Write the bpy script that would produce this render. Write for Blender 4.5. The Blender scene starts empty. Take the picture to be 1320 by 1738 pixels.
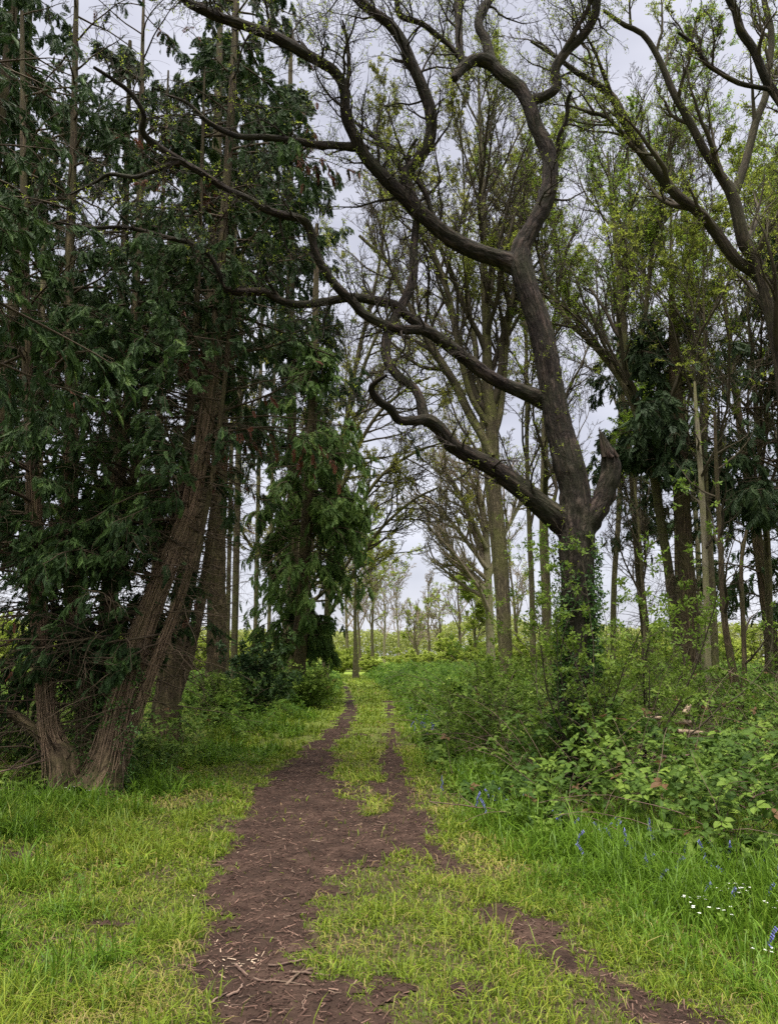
import bpy, math, random
import numpy as np
from mathutils import Vector

rng = np.random.default_rng(7)
random.seed(7)
S = bpy.context.scene
COL = S.collection

# ------------------------------------------------------------------ camera, sky, sun, exposure
FPX = 1305.0                      # focal length in photo pixels (photo is 1320 x 1738)
PITCH = math.atan(241 / FPX)      # camera looks slightly up
CAMZ = 1.6
cam_d = bpy.data.cameras.new('camera')
cam = bpy.data.objects.new('camera', cam_d)
COL.objects.link(cam)
cam.location = (0, 0, CAMZ)
cam.rotation_euler = (math.pi / 2 + PITCH, 0, 0)
cam_d.sensor_fit = 'VERTICAL'
cam_d.sensor_height = 24
cam_d.lens = 24 * FPX / 1738
cam_d.clip_end = 2000
cam_d.clip_start = 0.05
S.camera = cam

SUN_EL, SUN_AZ = math.radians(74), math.radians(200)   # high, behind the camera; overcast
world = bpy.data.worlds.new('World')
S.world = world
world.use_nodes = True
wn, wl = world.node_tree.nodes, world.node_tree.links
wn.clear()
w_out = wn.new('ShaderNodeOutputWorld')
w_bg = wn.new('ShaderNodeBackground')
w_bg.inputs['Strength'].default_value = 0.1
sky = wn.new('ShaderNodeTexSky')
sky.sky_type = 'NISHITA'
sky.sun_disc = False
sky.sun_elevation = SUN_EL
sky.sun_rotation = SUN_AZ
tc = wn.new('ShaderNodeTexCoord')
cl = wn.new('ShaderNodeTexNoise')
cl.inputs['Scale'].default_value = 3.0
cl.inputs['Detail'].default_value = 4
cl.inputs['Roughness'].default_value = 0.55
mp = wn.new('ShaderNodeMapping')
mp.inputs['Scale'].default_value = (1, 1, 2.4)
wl.new(tc.outputs['Generated'], mp.inputs['Vector'])
wl.new(mp.outputs['Vector'], cl.inputs['Vector'])
cr = wn.new('ShaderNodeValToRGB')
cr.color_ramp.elements[0].position = 0.3
cr.color_ramp.elements[0].color = (2.0, 2.02, 2.34, 1)
cr.color_ramp.elements[1].position = 0.75
cr.color_ramp.elements[1].color = (3.3, 3.3, 3.6, 1)
wl.new(cl.outputs['Fac'], cr.inputs['Fac'])
sep = wn.new('ShaderNodeSeparateXYZ')
wl.new(tc.outputs['Generated'], sep.inputs['Vector'])
zr = wn.new('ShaderNodeMapRange')          # an overcast sky is brightest overhead
zr.interpolation_type = 'SMOOTHSTEP'
zr.inputs['From Min'].default_value = 0.68
zr.inputs['From Max'].default_value = 0.95
zr.inputs['To Min'].default_value = 0.0
zr.inputs['To Max'].default_value = 1.0
wl.new(sep.outputs['Z'], zr.inputs['Value'])
zm = wn.new('ShaderNodeMix')
zm.data_type = 'RGBA'
wl.new(zr.outputs['Result'], zm.inputs['Factor'])
wl.new(cr.outputs['Color'], zm.inputs[6])
zm.inputs[7].default_value = (19.0, 18.4, 17.0, 1)
mx = wn.new('ShaderNodeMix')
mx.data_type = 'RGBA'
mx.inputs['Factor'].default_value = 0.93
wl.new(sky.outputs['Color'], mx.inputs[6])
wl.new(zm.outputs[2], mx.inputs[7])
wl.new(mx.outputs[2], w_bg.inputs['Color'])
wl.new(w_bg.outputs['Background'], w_out.inputs['Surface'])

sun_d = bpy.data.lights.new('sun', 'SUN')
sun_d.energy = 2.3
sun_d.angle = math.radians(25)
sun_d.color = (1.0, 0.95, 0.86)
sun = bpy.data.objects.new('sun', sun_d)
COL.objects.link(sun)
sdir = Vector((math.sin(SUN_AZ) * math.cos(SUN_EL), math.cos(SUN_AZ) * math.cos(SUN_EL), math.sin(SUN_EL)))
sun.rotation_euler = sdir.to_track_quat('Z', 'Y').to_euler()

S.view_settings.view_transform = 'Standard'
S.view_settings.look = 'None'
S.view_settings.gamma = 1
S.view_settings.exposure = 1.6
S.render.engine = 'CYCLES'
S.cycles.use_denoising = False
S.cycles.max_bounces = 6
S.cycles.diffuse_bounces = 4
S.cycles.glossy_bounces = 2
S.cycles.transmission_bounces = 3
S.cycles.use_adaptive_sampling = False

# ------------------------------------------------------------------ pixel -> world
CT, ST = math.cos(PITCH), math.sin(PITCH)


def W(px, py, Y):
    dx, dy = (px - 660) / FPX, (869 - py) / FPX
    k = Y / (CT - dy * ST)
    return np.array([dx * k, Y, CAMZ + (ST + dy * CT) * k])


def depth(p):
    return p[1] * CT + (p[2] - CAMZ) * ST


def G(px, py):
    dx, dy = (px - 660) / FPX, (869 - py) / FPX
    k = CAMZ / -(ST + dy * CT)
    return np.array([dx * k, (CT - dy * ST) * k])


# ------------------------------------------------------------------ noise
def _h(ix, iy, iz):
    n = (ix * 374761393 + iy * 668265263 + iz * 2147483647 + 1013904223) & 0xFFFFFFFF
    n = ((n ^ (n >> 13)) * 1274126177) & 0xFFFFFFFF
    n = ((n ^ (n >> 16)) * 2246822519) & 0xFFFFFFFF
    return ((n ^ (n >> 15)) & 0xFFFFFF) / float(0xFFFFFF)


def noise3(x, y, z):
    x, y, z = np.broadcast_arrays(np.asarray(x, float), np.asarray(y, float), np.asarray(z, float))
    ix, iy, iz = np.floor(x).astype(np.int64), np.floor(y).astype(np.int64), np.floor(z).astype(np.int64)
    fx, fy, fz = x - ix, y - iy, z - iz
    ux, uy, uz = fx * fx * (3 - 2 * fx), fy * fy * (3 - 2 * fy), fz * fz * (3 - 2 * fz)
    r = 0
    for a in (0, 1):
        for b in (0, 1):
            for c in (0, 1):
                r = r + _h(ix + a, iy + b, iz + c) * (ux if a else 1 - ux) * (uy if b else 1 - uy) * (uz if c else 1 - uz)
    return r


def fbm(x, y, z=0.0, o=3):
    r, a, s = 0, 0.5, 0
    for k in range(o):
        f = 2.03 ** k
        r = r + a * noise3(np.asarray(x) * f + 17 * k, np.asarray(y) * f + 5 * k, np.asarray(z) * f)
        s += a
        a *= 0.5
    return r / s


def sstep(a, b, x):
    t = np.clip((x - a) / (b - a), 0, 1)
    return t * t * (3 - 2 * t)


def norm(v):
    return v / np.maximum(np.linalg.norm(v, axis=-1, keepdims=True), 1e-9)


# ------------------------------------------------------------------ materials
def new_mat(name):
    m = bpy.data.materials.new(name)
    m.use_nodes = True
    m.node_tree.nodes.clear()
    return m, m.node_tree.nodes, m.node_tree.links


def ramp(n, stops):
    r = n.new('ShaderNodeValToRGB')
    e = r.color_ramp.elements
    while len(e) < len(stops):
        e.new(0.5)
    for el, (p, c) in zip(e, stops):
        el.position = p
        el.color = (*c, 1)
    return r


def leaf_mat(name, stops, trans=0.35, rough=0.55, spec=0.18):
    m, n, l = new_mat(name)
    o = n.new('ShaderNodeOutputMaterial')
    a = n.new('ShaderNodeAttribute')
    a.attribute_name = 'rnd'
    r = ramp(n, stops)
    l.new(a.outputs['Fac'], r.inputs['Fac'])
    p = n.new('ShaderNodeBsdfPrincipled')
    p.inputs['Roughness'].default_value = rough
    p.inputs['Specular IOR Level'].default_value = spec
    l.new(r.outputs['Color'], p.inputs['Base Color'])
    t = n.new('ShaderNodeBsdfTranslucent')
    l.new(r.outputs['Color'], t.inputs['Color'])
    mxs = n.new('ShaderNodeMixShader')
    mxs.inputs['Fac'].default_value = trans
    l.new(p.outputs['BSDF'], mxs.inputs[1])
    l.new(t.outputs['BSDF'], mxs.inputs[2])
    l.new(mxs.outputs['Shader'], o.inputs['Surface'])
    return m


def bark_mat(name, dark, light, moss=(0.06, 0.085, 0.02), mossamt=0.5, sc=28.0, bump=0.6, rough=0.9, zs=0.16, furrow=False):
    m, n, l = new_mat(name)
    o = n.new('ShaderNodeOutputMaterial')
    a = n.new('ShaderNodeAttribute')
    a.attribute_name = 'bk'
    mpn = n.new('ShaderNodeMapping')
    mpn.inputs['Scale'].default_value = (1, 1, zs)
    l.new(a.outputs['Vector'], mpn.inputs['Vector'])
    t1 = n.new('ShaderNodeTexNoise')
    t1.inputs['Scale'].default_value = sc
    t1.inputs['Detail'].default_value = 5
    t1.inputs['Roughness'].default_value = 0.65
    t1.inputs['Distortion'].default_value = 0.4
    l.new(mpn.outputs['Vector'], t1.inputs['Vector'])
    r = ramp(n, [(0.34, dark), (0.68, light)])
    hout = t1.outputs['Fac']
    if furrow:
        ma = n.new('ShaderNodeMath')
        ma.operation = 'SUBTRACT'
        ma.inputs[1].default_value = 0.5
        l.new(t1.outputs['Fac'], ma.inputs[0])
        mb2 = n.new('ShaderNodeMath')
        mb2.operation = 'ABSOLUTE'
        l.new(ma.outputs[0], mb2.inputs[0])
        mc2 = n.new('ShaderNodeMath')
        mc2.operation = 'MULTIPLY'
        mc2.inputs[1].default_value = 5.0
        mc2.use_clamp = True
        l.new(mb2.outputs[0], mc2.inputs[0])
        hout = mc2.outputs[0]
        r.color_ramp.elements[0].position = 0.0
        r.color_ramp.elements[1].position = 0.8
    l.new(hout, r.inputs['Fac'])
    g = n.new('ShaderNodeNewGeometry')
    t2 = n.new('ShaderNodeTexNoise')
    t2.inputs['Scale'].default_value = 1.7
    t2.inputs['Detail'].default_value = 6
    t2.inputs['Roughness'].default_value = 0.7
    l.new(g.outputs['Position'], t2.inputs['Vector'])
    mr = n.new('ShaderNodeMapRange')
    mr.inputs['From Min'].default_value = 0.42
    mr.inputs['From Max'].default_value = 0.62
    mr.inputs['To Max'].default_value = mossamt
    l.new(t2.outputs['Fac'], mr.inputs['Value'])
    mixc = n.new('ShaderNodeMix')
    mixc.data_type = 'RGBA'
    l.new(mr.outputs['Result'], mixc.inputs['Factor'])
    l.new(r.outputs['Color'], mixc.inputs[6])
    mixc.inputs[7].default_value = (*moss, 1)
    p = n.new('ShaderNodeBsdfPrincipled')
    p.inputs['Roughness'].default_value = rough
    p.inputs['Specular IOR Level'].default_value = 0.2
    l.new(mixc.outputs[2], p.inputs['Base Color'])
    if bump:
        b = n.new('ShaderNodeBump')
        b.inputs['Strength'].default_value = bump
        b.inputs['Distance'].default_value = 0.02
        l.new(hout, b.inputs['Height'])
        l.new(b.outputs['Normal'], p.inputs['Normal'])
    l.new(p.outputs['BSDF'], o.inputs['Surface'])
    return m


def ground_mat(name, stops, sc, bump=0.5, sc2=60, far=None):
    m, n, l = new_mat(name)
    o = n.new('ShaderNodeOutputMaterial')
    g = n.new('ShaderNodeNewGeometry')
    t1 = n.new('ShaderNodeTexNoise')
    t1.inputs['Scale'].default_value = sc
    t1.inputs['Detail'].default_value = 8
    t1.inputs['Roughness'].default_value = 0.75
    l.new(g.outputs['Position'], t1.inputs['Vector'])
    r = ramp(n, stops)
    l.new(t1.outputs['Fac'], r.inputs['Fac'])
    t2 = n.new('ShaderNodeTexNoise')
    t2.inputs['Scale'].default_value = sc2
    t2.inputs['Detail'].default_value = 4
    l.new(g.outputs['Position'], t2.inputs['Vector'])
    p = n.new('ShaderNodeBsdfPrincipled')
    p.inputs['Roughness'].default_value = 0.95
    p.inputs['Specular IOR Level'].default_value = 0.15
    col = r.outputs['Color']
    if far:
        r2 = ramp(n, far)
        l.new(t1.outputs['Fac'], r2.inputs['Fac'])
        at = n.new('ShaderNodeAttribute')
        at.attribute_name = 'rnd'
        mc = n.new('ShaderNodeMix')
        mc.data_type = 'RGBA'
        l.new(at.outputs['Fac'], mc.inputs['Factor'])
        l.new(col, mc.inputs[6])
        l.new(r2.outputs['Color'], mc.inputs[7])
        col = mc.outputs[2]
    l.new(col, p.inputs['Base Color'])
    b = n.new('ShaderNodeBump')
    b.inputs['Strength'].default_value = bump
    b.inputs['Distance'].default_value = 0.02
    l.new(t2.outputs['Fac'], b.inputs['Height'])
    l.new(b.outputs['Normal'], p.inputs['Normal'])
    l.new(p.outputs['BSDF'], o.inputs['Surface'])
    return m


M = {}
M['oak_bark'] = bark_mat('oak bark', (0.008, 0.0055, 0.005), (0.066, 0.047, 0.039), moss=(0.034, 0.04, 0.016), mossamt=0.4, sc=13, bump=1.0, furrow=True, zs=.22)
M['oak_twig'] = bark_mat('oak twig', (0.02, 0.015, 0.013), (0.045, 0.035, 0.03), mossamt=0.3, moss=(.03,.035,.016), bump=0)
M['rot_wood'] = bark_mat('rotten wood', (0.012, 0.008, 0.007), (0.05, 0.032, 0.025), mossamt=0.15, sc=30, bump=1.0)
M['backlit_bark'] = bark_mat('backlit limb bark', (0.02, 0.015, 0.011), (0.085, 0.066, 0.045), moss=(0.05, 0.055, 0.02), mossamt=0.45, sc=18, bump=0.8, furrow=True, zs=.14)  # darker bark for the right-edge tree, its backlit look put into the colour
M['con_bark'] = bark_mat('cypress bark', (0.032, 0.022, 0.013), (0.165, 0.12, 0.07), moss=(0.075, 0.075, 0.024), mossamt=0.55, sc=20, bump=1.0, furrow=True, zs=.10)
M['con_twig'] = bark_mat('cypress twig', (0.03, 0.02, 0.014), (0.085, 0.06, 0.04), mossamt=0.3, moss=(.04,.045,.015), bump=0)
M['gr_bark'] = bark_mat('mossy bark', (0.05, 0.04, 0.026), (0.17, 0.14, 0.085), moss=(0.115, 0.12, 0.035), mossamt=0.65, sc=18, bump=0.8, furrow=True, zs=.14)
M['gr_twig'] = bark_mat('woodland twig', (0.035, 0.027, 0.02), (0.075, 0.058, 0.042), moss=(0.055, 0.055, 0.02), mossamt=0.4, bump=0)
M['pale_bark'] = bark_mat('pale bark', (0.11, 0.095, 0.065), (0.27, 0.235, 0.165), moss=(0.15, 0.15, 0.05), mossamt=0.65, sc=18, bump=0.4)
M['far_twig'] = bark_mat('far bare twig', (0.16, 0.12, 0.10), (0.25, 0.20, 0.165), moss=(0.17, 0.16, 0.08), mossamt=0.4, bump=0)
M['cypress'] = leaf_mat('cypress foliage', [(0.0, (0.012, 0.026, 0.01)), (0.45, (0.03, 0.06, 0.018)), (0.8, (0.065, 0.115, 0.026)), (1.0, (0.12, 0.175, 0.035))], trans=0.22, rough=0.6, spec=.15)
M['cypress_lit'] = leaf_mat('sky lit cypress foliage', [(0.0, (0.03, 0.06, 0.016)), (0.45, (0.07, 0.125, 0.03)), (1.0, (0.16, 0.22, 0.05))], trans=0.35, rough=0.6, spec=.15)  # lighter copy of the cypress green: open sky above the path painted in
M['cypress_blue'] = leaf_mat('blue cypress foliage', [(0.0, (0.013, 0.025, 0.012)), (0.5, (0.03, 0.053, 0.021)), (1.0, (0.066, 0.10, 0.034))], trans=0.22, rough=0.6, spec=.15)
M['rust'] = leaf_mat('dead cypress spray', [(0.0, (0.09, 0.03, 0.018)), (1.0, (0.20, 0.075, 0.04))], trans=0.15)
M['oak_leaf'] = leaf_mat('young oak leaf', [(0.0, (0.10, 0.135, 0.018)), (0.5, (0.18, 0.225, 0.03)), (1.0, (0.29, 0.31, 0.06))], trans=0.66)
M['spring'] = leaf_mat('spring leaf', [(0.0, (0.09, 0.155, 0.016)), (0.5, (0.165, 0.25, 0.028)), (1.0, (0.27, 0.34, 0.05))], trans=0.66)
M['olive'] = leaf_mat('olive young leaf', [(0.0, (0.11, 0.115, 0.026)), (0.5, (0.195, 0.20, 0.04)), (1.0, (0.29, 0.29, 0.06))], trans=0.66)
M['bramble'] = leaf_mat('bramble leaf', [(0.0, (0.022, 0.05, 0.010)), (0.42, (0.07, 0.122, 0.019)), (0.76, (0.155, 0.225, 0.036)), (0.94, (0.25, 0.33, 0.065)), (0.97, (0.16, 0.10, 0.05)), (1.0, (0.12, 0.07, 0.035))], trans=0.35, rough=0.6, spec=0.12)
M['verge'] = leaf_mat('undergrowth leaf', [(0.0, (0.03, 0.07, 0.010)), (0.45, (0.08, 0.15, 0.018)), (0.8, (0.15, 0.23, 0.03)), (1.0, (0.23, 0.32, 0.05))], trans=0.4, rough=0.6, spec=0.12)
M['ivy'] = leaf_mat('ivy leaf', [(0.0, (0.02, 0.05, 0.012)), (0.6, (0.05, 0.11, 0.02)), (1.0, (0.10, 0.18, 0.03))], trans=0.25, rough=0.5, spec=0.25)
M['hawthorn'] = leaf_mat('hawthorn leaf', [(0.0, (0.06, 0.11, 0.014)), (0.5, (0.12, 0.19, 0.024)), (1.0, (0.21, 0.28, 0.045))], trans=0.48)
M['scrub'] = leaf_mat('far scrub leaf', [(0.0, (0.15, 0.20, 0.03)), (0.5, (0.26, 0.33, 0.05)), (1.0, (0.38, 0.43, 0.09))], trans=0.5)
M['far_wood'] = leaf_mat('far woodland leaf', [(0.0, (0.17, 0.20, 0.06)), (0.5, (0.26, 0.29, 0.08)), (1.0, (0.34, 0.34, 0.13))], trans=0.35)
M['grass'] = leaf_mat('grass blade', [(0.0, (0.055, 0.092, 0.009)), (0.4, (0.12, 0.178, 0.016)), (0.74, (0.195, 0.245, 0.024)), (0.87, (0.25, 0.27, 0.04)), (0.94, (0.30, 0.25, 0.09)), (1.0, (0.22, 0.14, 0.07))], trans=0.4, rough=0.5)
M['lush'] = leaf_mat('lush grass blade', [(0.0, (0.05, 0.105, 0.009)), (0.5, (0.11, 0.198, 0.017)), (0.9, (0.18, 0.275, 0.03)), (1.0, (0.3, 0.3, 0.1))], trans=0.4, rough=0.45)
M['chip'] = leaf_mat('wood chip', [(0.0, (0.016, 0.009, 0.0075)), (0.4, (0.058, 0.032, 0.025)), (0.7, (0.15, 0.09, 0.068)), (0.9, (0.28, 0.19, 0.14)), (1.0, (0.48, 0.37, 0.27))], trans=0.0, rough=0.85, spec=0.15)
M['bell'] = leaf_mat('bluebell petal', [(0.0, (0.11, 0.115, 0.36)), (1.0, (0.23, 0.235, 0.54))], trans=0.35)
M['white'] = leaf_mat('white petal', [(0.0, (0.7, 0.72, 0.66)), (1.0, (0.85, 0.86, 0.82))], trans=0.3)
M['stick'] = bark_mat('fallen stick', (0.06, 0.037, 0.03), (0.19, 0.128, 0.10), mossamt=0.1, sc=60, bump=0.3)
M['strip'] = bark_mat('fibrous bark strip', (0.10, 0.065, 0.04), (0.30, 0.21, 0.14), mossamt=0.2, bump=0)
M['log'] = bark_mat('split log', (0.14, 0.09, 0.06), (0.42, 0.32, 0.23), mossamt=0.1, sc=40, bump=0.5)
M['soil'] = ground_mat('woodland soil', [(0.3, (0.022, 0.014, 0.010)), (0.5, (0.042, 0.030, 0.018)), (0.7, (0.06, 0.055, 0.02))], 3.5, 0.6, 60, far=[(0.3, (0.08, 0.11, 0.018)), (0.5, (0.14, 0.19, 0.028)), (0.7, (0.19, 0.25, 0.04))])
M['path'] = ground_mat('wood chip path', [(0.28, (0.011, 0.0065, 0.005)), (0.5, (0.036, 0.0212, 0.0155)), (0.74, (0.085, 0.052, 0.039))], 3, 0.7, 150)


# ------------------------------------------------------------------ mesh builder
class MB:
    def __init__(s):
        s.V, s.F, s.R, s.B, s.n = [], [], [], [], 0

    def add(s, V, F, rnd=None, bk=None, mat=0, smooth=True):
        V = np.asarray(V, np.float32).reshape(-1, 3)
        if len(V) == 0:
            return
        if not isinstance(F, (list, tuple)):
            F = [F]
        for f in F:
            if len(f):
                s.F.append((np.asarray(f, np.int64) + s.n, mat, smooth))
        k = len(V)
        s.V.append(V)
        s.R.append(np.broadcast_to(np.asarray(0.5 if rnd is None else rnd, np.float32), (k,)))
        s.B.append(V if bk is None else np.asarray(bk, np.float32).reshape(-1, 3))
        s.n += k

    def build(s, name, mats, parent=None, origin=None):
        V = np.concatenate(s.V)
        if origin is not None:
            V = V - np.asarray(origin, np.float32)
        me = bpy.data.meshes.new(name)
        me.vertices.add(len(V))
        me.vertices.foreach_set('co', V.ravel())
        tot = sum(f.size for f, _, _ in s.F)
        nf = sum(len(f) for f, _, _ in s.F)
        me.loops.add(tot)
        me.polygons.add(nf)
        li = np.concatenate([f.ravel() for f, _, _ in s.F]).astype(np.int32)
        lt = np.concatenate([np.full(len(f), f.shape[1]) for f, _, _ in s.F])
        ls = np.concatenate([[0], np.cumsum(lt)[:-1]]).astype(np.int32)
        mi = np.concatenate([np.full(len(f), m) for f, m, _ in s.F]).astype(np.int32)
        sm = np.concatenate([np.full(len(f), k) for f, _, k in s.F]).astype(bool)
        me.loops.foreach_set('vertex_index', li)
        me.polygons.foreach_set('loop_start', ls)
        me.polygons.foreach_set('material_index', mi)
        me.polygons.foreach_set('use_smooth', sm)
        a = me.attributes.new('rnd', 'FLOAT', 'POINT')
        a.data.foreach_set('value', np.concatenate(s.R).astype(np.float32))
        b = me.attributes.new('bk', 'FLOAT_VECTOR', 'POINT')
        b.data.foreach_set('vector', np.concatenate(s.B).astype(np.float32).ravel())
        me.update(calc_edges=True)
        for m in (mats if isinstance(mats, (list, tuple)) else [mats]):
            me.materials.append(m)
        o = bpy.data.objects.new(name, me)
        COL.objects.link(o)
        if parent is not None:
            o.parent = parent
        return o


def tag(o, label, cat, group=None, kind=None):
    if label:
        o['label'] = label
    if cat:
        o['category'] = cat
    if group:
        o['group'] = group
    if kind:
        o['kind'] = kind
    return o


def thing(name, label, cat, loc=(0, 0, 0), group=None):
    o = bpy.data.objects.new(name, None)
    COL.objects.link(o)
    o.location = [float(c) for c in loc]
    o.empty_display_size = 0.2
    return tag(o, label, cat, group)


def dup(o, loc, rz, sc, label, group=None):
    c = o.copy()
    COL.objects.link(c)
    c.location = [float(k) for k in loc]
    c.rotation_euler = (0, 0, rz)
    c.scale = (sc, sc, sc) if np.isscalar(sc) else sc
    c['label'] = label
    if group:
        c['group'] = group
    for ch in list(o.children):
        d = ch.copy()
        COL.objects.link(d)
        d.parent = c
        for g in list(ch.children):
            e = g.copy()
            COL.objects.link(e)
            e.parent = d
    return c


# ------------------------------------------------------------------ branch geometry
def tubes(P, R, sides):
    P, R = np.asarray(P, float), np.asarray(R, float)
    B, n, _ = P.shape
    T = norm(np.gradient(P, axis=1))
    ref = np.where(np.abs(T[:, 0, 2:3]) > 0.9, np.array([[1.0, 0, 0]]), np.array([[0.0, 0, 1]]))
    N = np.empty_like(P)
    N[:, 0] = norm(np.cross(T[:, 0], ref))
    for i in range(1, n):
        v = N[:, i - 1] - T[:, i] * np.sum(N[:, i - 1] * T[:, i], axis=1, keepdims=True)
        N[:, i] = norm(v)
    Bn = np.cross(T, N)
    a = np.linspace(0, 2 * np.pi, sides, endpoint=False)
    ca, sa = np.cos(a), np.sin(a)
    V = P[:, :, None, :] + R[:, :, None, None] * (ca[:, None] * N[:, :, None, :] + sa[:, None] * Bn[:, :, None, :])
    L = np.concatenate([np.zeros((B, 1)), np.cumsum(np.linalg.norm(np.diff(P, axis=1), axis=2), axis=1)], axis=1)
    rm = R.mean(axis=1)[:, None, None]
    off = rng.uniform(0, 50, (B, 1, 1))
    bk = np.stack([np.broadcast_to(ca * rm, (B, n, sides)), np.broadcast_to(sa * rm, (B, n, sides)), np.broadcast_to(L[:, :, None] + off, (B, n, sides))], -1)
    idx = np.arange(B * n * sides).reshape(B, n, sides)
    q = np.stack([idx[:, :-1, :], np.roll(idx, -1, 2)[:, :-1, :], np.roll(idx, -1, 2)[:, 1:, :], idx[:, 1:, :]], -1).reshape(-1, 4)
    return V.reshape(-1, 3), q, bk.reshape(-1, 3)


def catmull(C, ds):
    C = np.asarray(C, float)
    P = np.vstack([2 * C[0] - C[1], C, 2 * C[-1] - C[-2]])
    out = []
    for i in range(1, len(P) - 2):
        p0, p1, p2, p3 = P[i - 1], P[i], P[i + 1], P[i + 2]
        k = max(2, int(np.linalg.norm((p2 - p1)[:3]) / ds))
        t = np.linspace(0, 1, k, endpoint=False)[:, None]
        out.append(0.5 * ((2 * p1) + (-p0 + p2) * t + (2 * p0 - 5 * p1 + 4 * p2 - p3) * t ** 2 + (-p0 + 3 * p1 - 3 * p2 + p3) * t ** 3))
    out.append(P[-2][None])
    return np.vstack(out)


def hero(poly, sides=28, ds=0.05, amp=0.10, blunt=False, fr=9.0):
    """one thick limb from (x,y,z,r) knots, with furrowed bark in the mesh"""
    C = catmull(poly, ds)
    C[:, 3] = np.maximum(C[:, 3], 0.004)
    if blunt:
        C = np.vstack([C, C[-1] + [0, 0, 0, 0]])
        C[-1, 3] = 0.002
        C[-1, :3] += norm(C[-1, :3] - C[-3, :3]) * 0.02
    P, R = C[None, :, :3], C[None, :, 3]
    V, F, bk = tubes(P, R, sides)
    cen = np.repeat(C[:, :3], sides, 0)
    rr = np.repeat(C[:, 3], sides)
    d = V - cen
    nrm = norm(d)
    lump = fbm(bk[:, 0] * 3 / np.maximum(rr.mean(), .02) * .2, bk[:, 1] * 3 / np.maximum(rr.mean(), .02) * .2, bk[:, 2] * 2.2, 2) - 0.5
    fur = np.abs(fbm(bk[:, 0] * fr * 4, bk[:, 1] * fr * 4, bk[:, 2] * fr * 0.7, 2) - 0.5) * 2
    V = V + nrm * (rr * amp * (1.6 * lump + 1.2 * (fur - 0.25)))[:, None]
    return V, F, bk, C


def collar(K, k=0.22, reach=3.0):
    """swell a limb where it leaves its parent"""
    K = np.array(K)
    d = np.concatenate([[0], np.cumsum(np.linalg.norm(np.diff(K[:, :3], axis=0), axis=1))])
    K[:, 3] *= 1 + k * np.exp(-(d / (K[0, 3] * reach)) ** 2)
    return K


def resample(C, n):
    d = np.concatenate([[0], np.cumsum(np.linalg.norm(np.diff(C[:, :3], axis=0), axis=1))])
    t = np.linspace(0, d[-1], n)
    return np.stack([np.interp(t, d, C[:, k]) for k in range(C.shape[1])], -1), d[-1]


def grow(P0, D, L, n, wig, trop=(0, 0, 0)):
    P0, D = np.asarray(P0, float), norm(np.asarray(D, float))
    B = len(P0)
    P = np.empty((B, n, 3))
    P[:, 0] = P0
    d = D.copy()
    st = (np.asarray(L) / (n - 1))[:, None]
    tr = np.asarray(trop, float)
    for i in range(1, n):
        d = norm(d + rng.normal(0, wig, (B, 3)) + tr)
        P[:, i] = P[:, i - 1] + d * st
    return P


def taper(r0, n, p=0.9, rmin=0.0012):
    t = np.linspace(0, 1, n)
    return np.maximum(np.asarray(r0)[:, None] * (1 - t[None] * 0.92) ** p, rmin)


def spawn(P, R, L, k, t0, t1, a0, a1, l0, l1, rr, fall=0.5, side=None):
    """k children on each branch: start, direction, length, radius"""
    B, n, _ = P.shape
    t = (rng.random((B, k)) * 0.9 + np.arange(k)[None] + 0.05) / k
    t = t0 + (t1 - t0) * t
    f = t * (n - 1)
    i = np.clip(f.astype(int), 0, n - 2)
    w = (f - i)[..., None]
    bi = np.arange(B)[:, None]
    p = P[bi, i] * (1 - w) + P[bi, i + 1] * w
    r = R[bi, i] * (1 - w[..., 0]) + R[bi, i + 1] * w[..., 0]
    T = norm(P[bi, i + 1] - P[bi, i])
    q = rng.normal(0, 1, T.shape)
    if side is not None:
        q = q + np.asarray(side)
    q = norm(q - T * np.sum(q * T, -1, keepdims=True))
    a = rng.uniform(a0, a1, t.shape)[..., None]
    d = np.cos(a) * T + np.sin(a) * q
    ln = np.asarray(L)[:, None] * rng.uniform(l0, l1, t.shape) * (1 - fall * (t - t0) / max(1e-6, t1 - t0))
    rad = np.minimum(r * rr, r * 0.9)
    return p.reshape(-1, 3), d.reshape(-1, 3), ln.ravel(), rad.ravel()


# ------------------------------------------------------------------ leaves
def basis(d, up):
    """orthonormal frames: x along d, z close to up"""
    x = norm(d)
    y = norm(np.cross(up, x))
    z = np.cross(x, y)
    return np.stack([x, y, z], -1)        # columns


def stamp(tv, tf, pos, frame, scale, rnd):
    """copies of a template at many places, as arrays"""
    tv = np.asarray(tv, float)
    N, k = len(pos), len(tv)
    V = np.einsum('nij,kj->nki', frame, tv) * np.asarray(scale)[:, None, None] + pos[:, None, :]
    F = [(np.asarray(f)[None] + (np.arange(N) * k)[:, None, None]).reshape(-1, np.asarray(f).shape[1]) for f in tf]
    return V.reshape(-1, 3), F, np.repeat(np.asarray(rnd), k)


def runit(n):
    return norm(rng.normal(0, 1, (n, 3)))


# templates ---------------------------------------------------------
LEAF_V = [(0, 0, 0), (0.45, 0.27, 0.08), (1, 0, -0.06), (0.45, -0.27, 0.08)]
LEAF_F = [np.array([[0, 3, 2], [0, 2, 1]])]


def tpl_cluster(m, seed):
    r = np.random.default_rng(seed)
    V, F = [], []
    for k in range(m):
        a = 2 * np.pi * k / m + r.uniform(-.4, .4)
        el = r.uniform(-.3, .7)
        d = np.array([math.cos(a) * math.cos(el), math.sin(a) * math.cos(el), math.sin(el)])
        fr = basis(d[None], norm(r.normal(0, .5, (1, 3)) + [[0, 0, 1]]))[0]
        b = len(V)
        for v in np.array(LEAF_V) * r.uniform(.7, 1.1):
            V.append(fr @ v + d * 0.12)
        F += [[b, b + 3, b + 2], [b, b + 2, b + 1]]
    return np.array(V), [np.array(F)]


CLUSTER = tpl_cluster(5, 1)
CLUSTER3 = tpl_cluster(3, 2)


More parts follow.
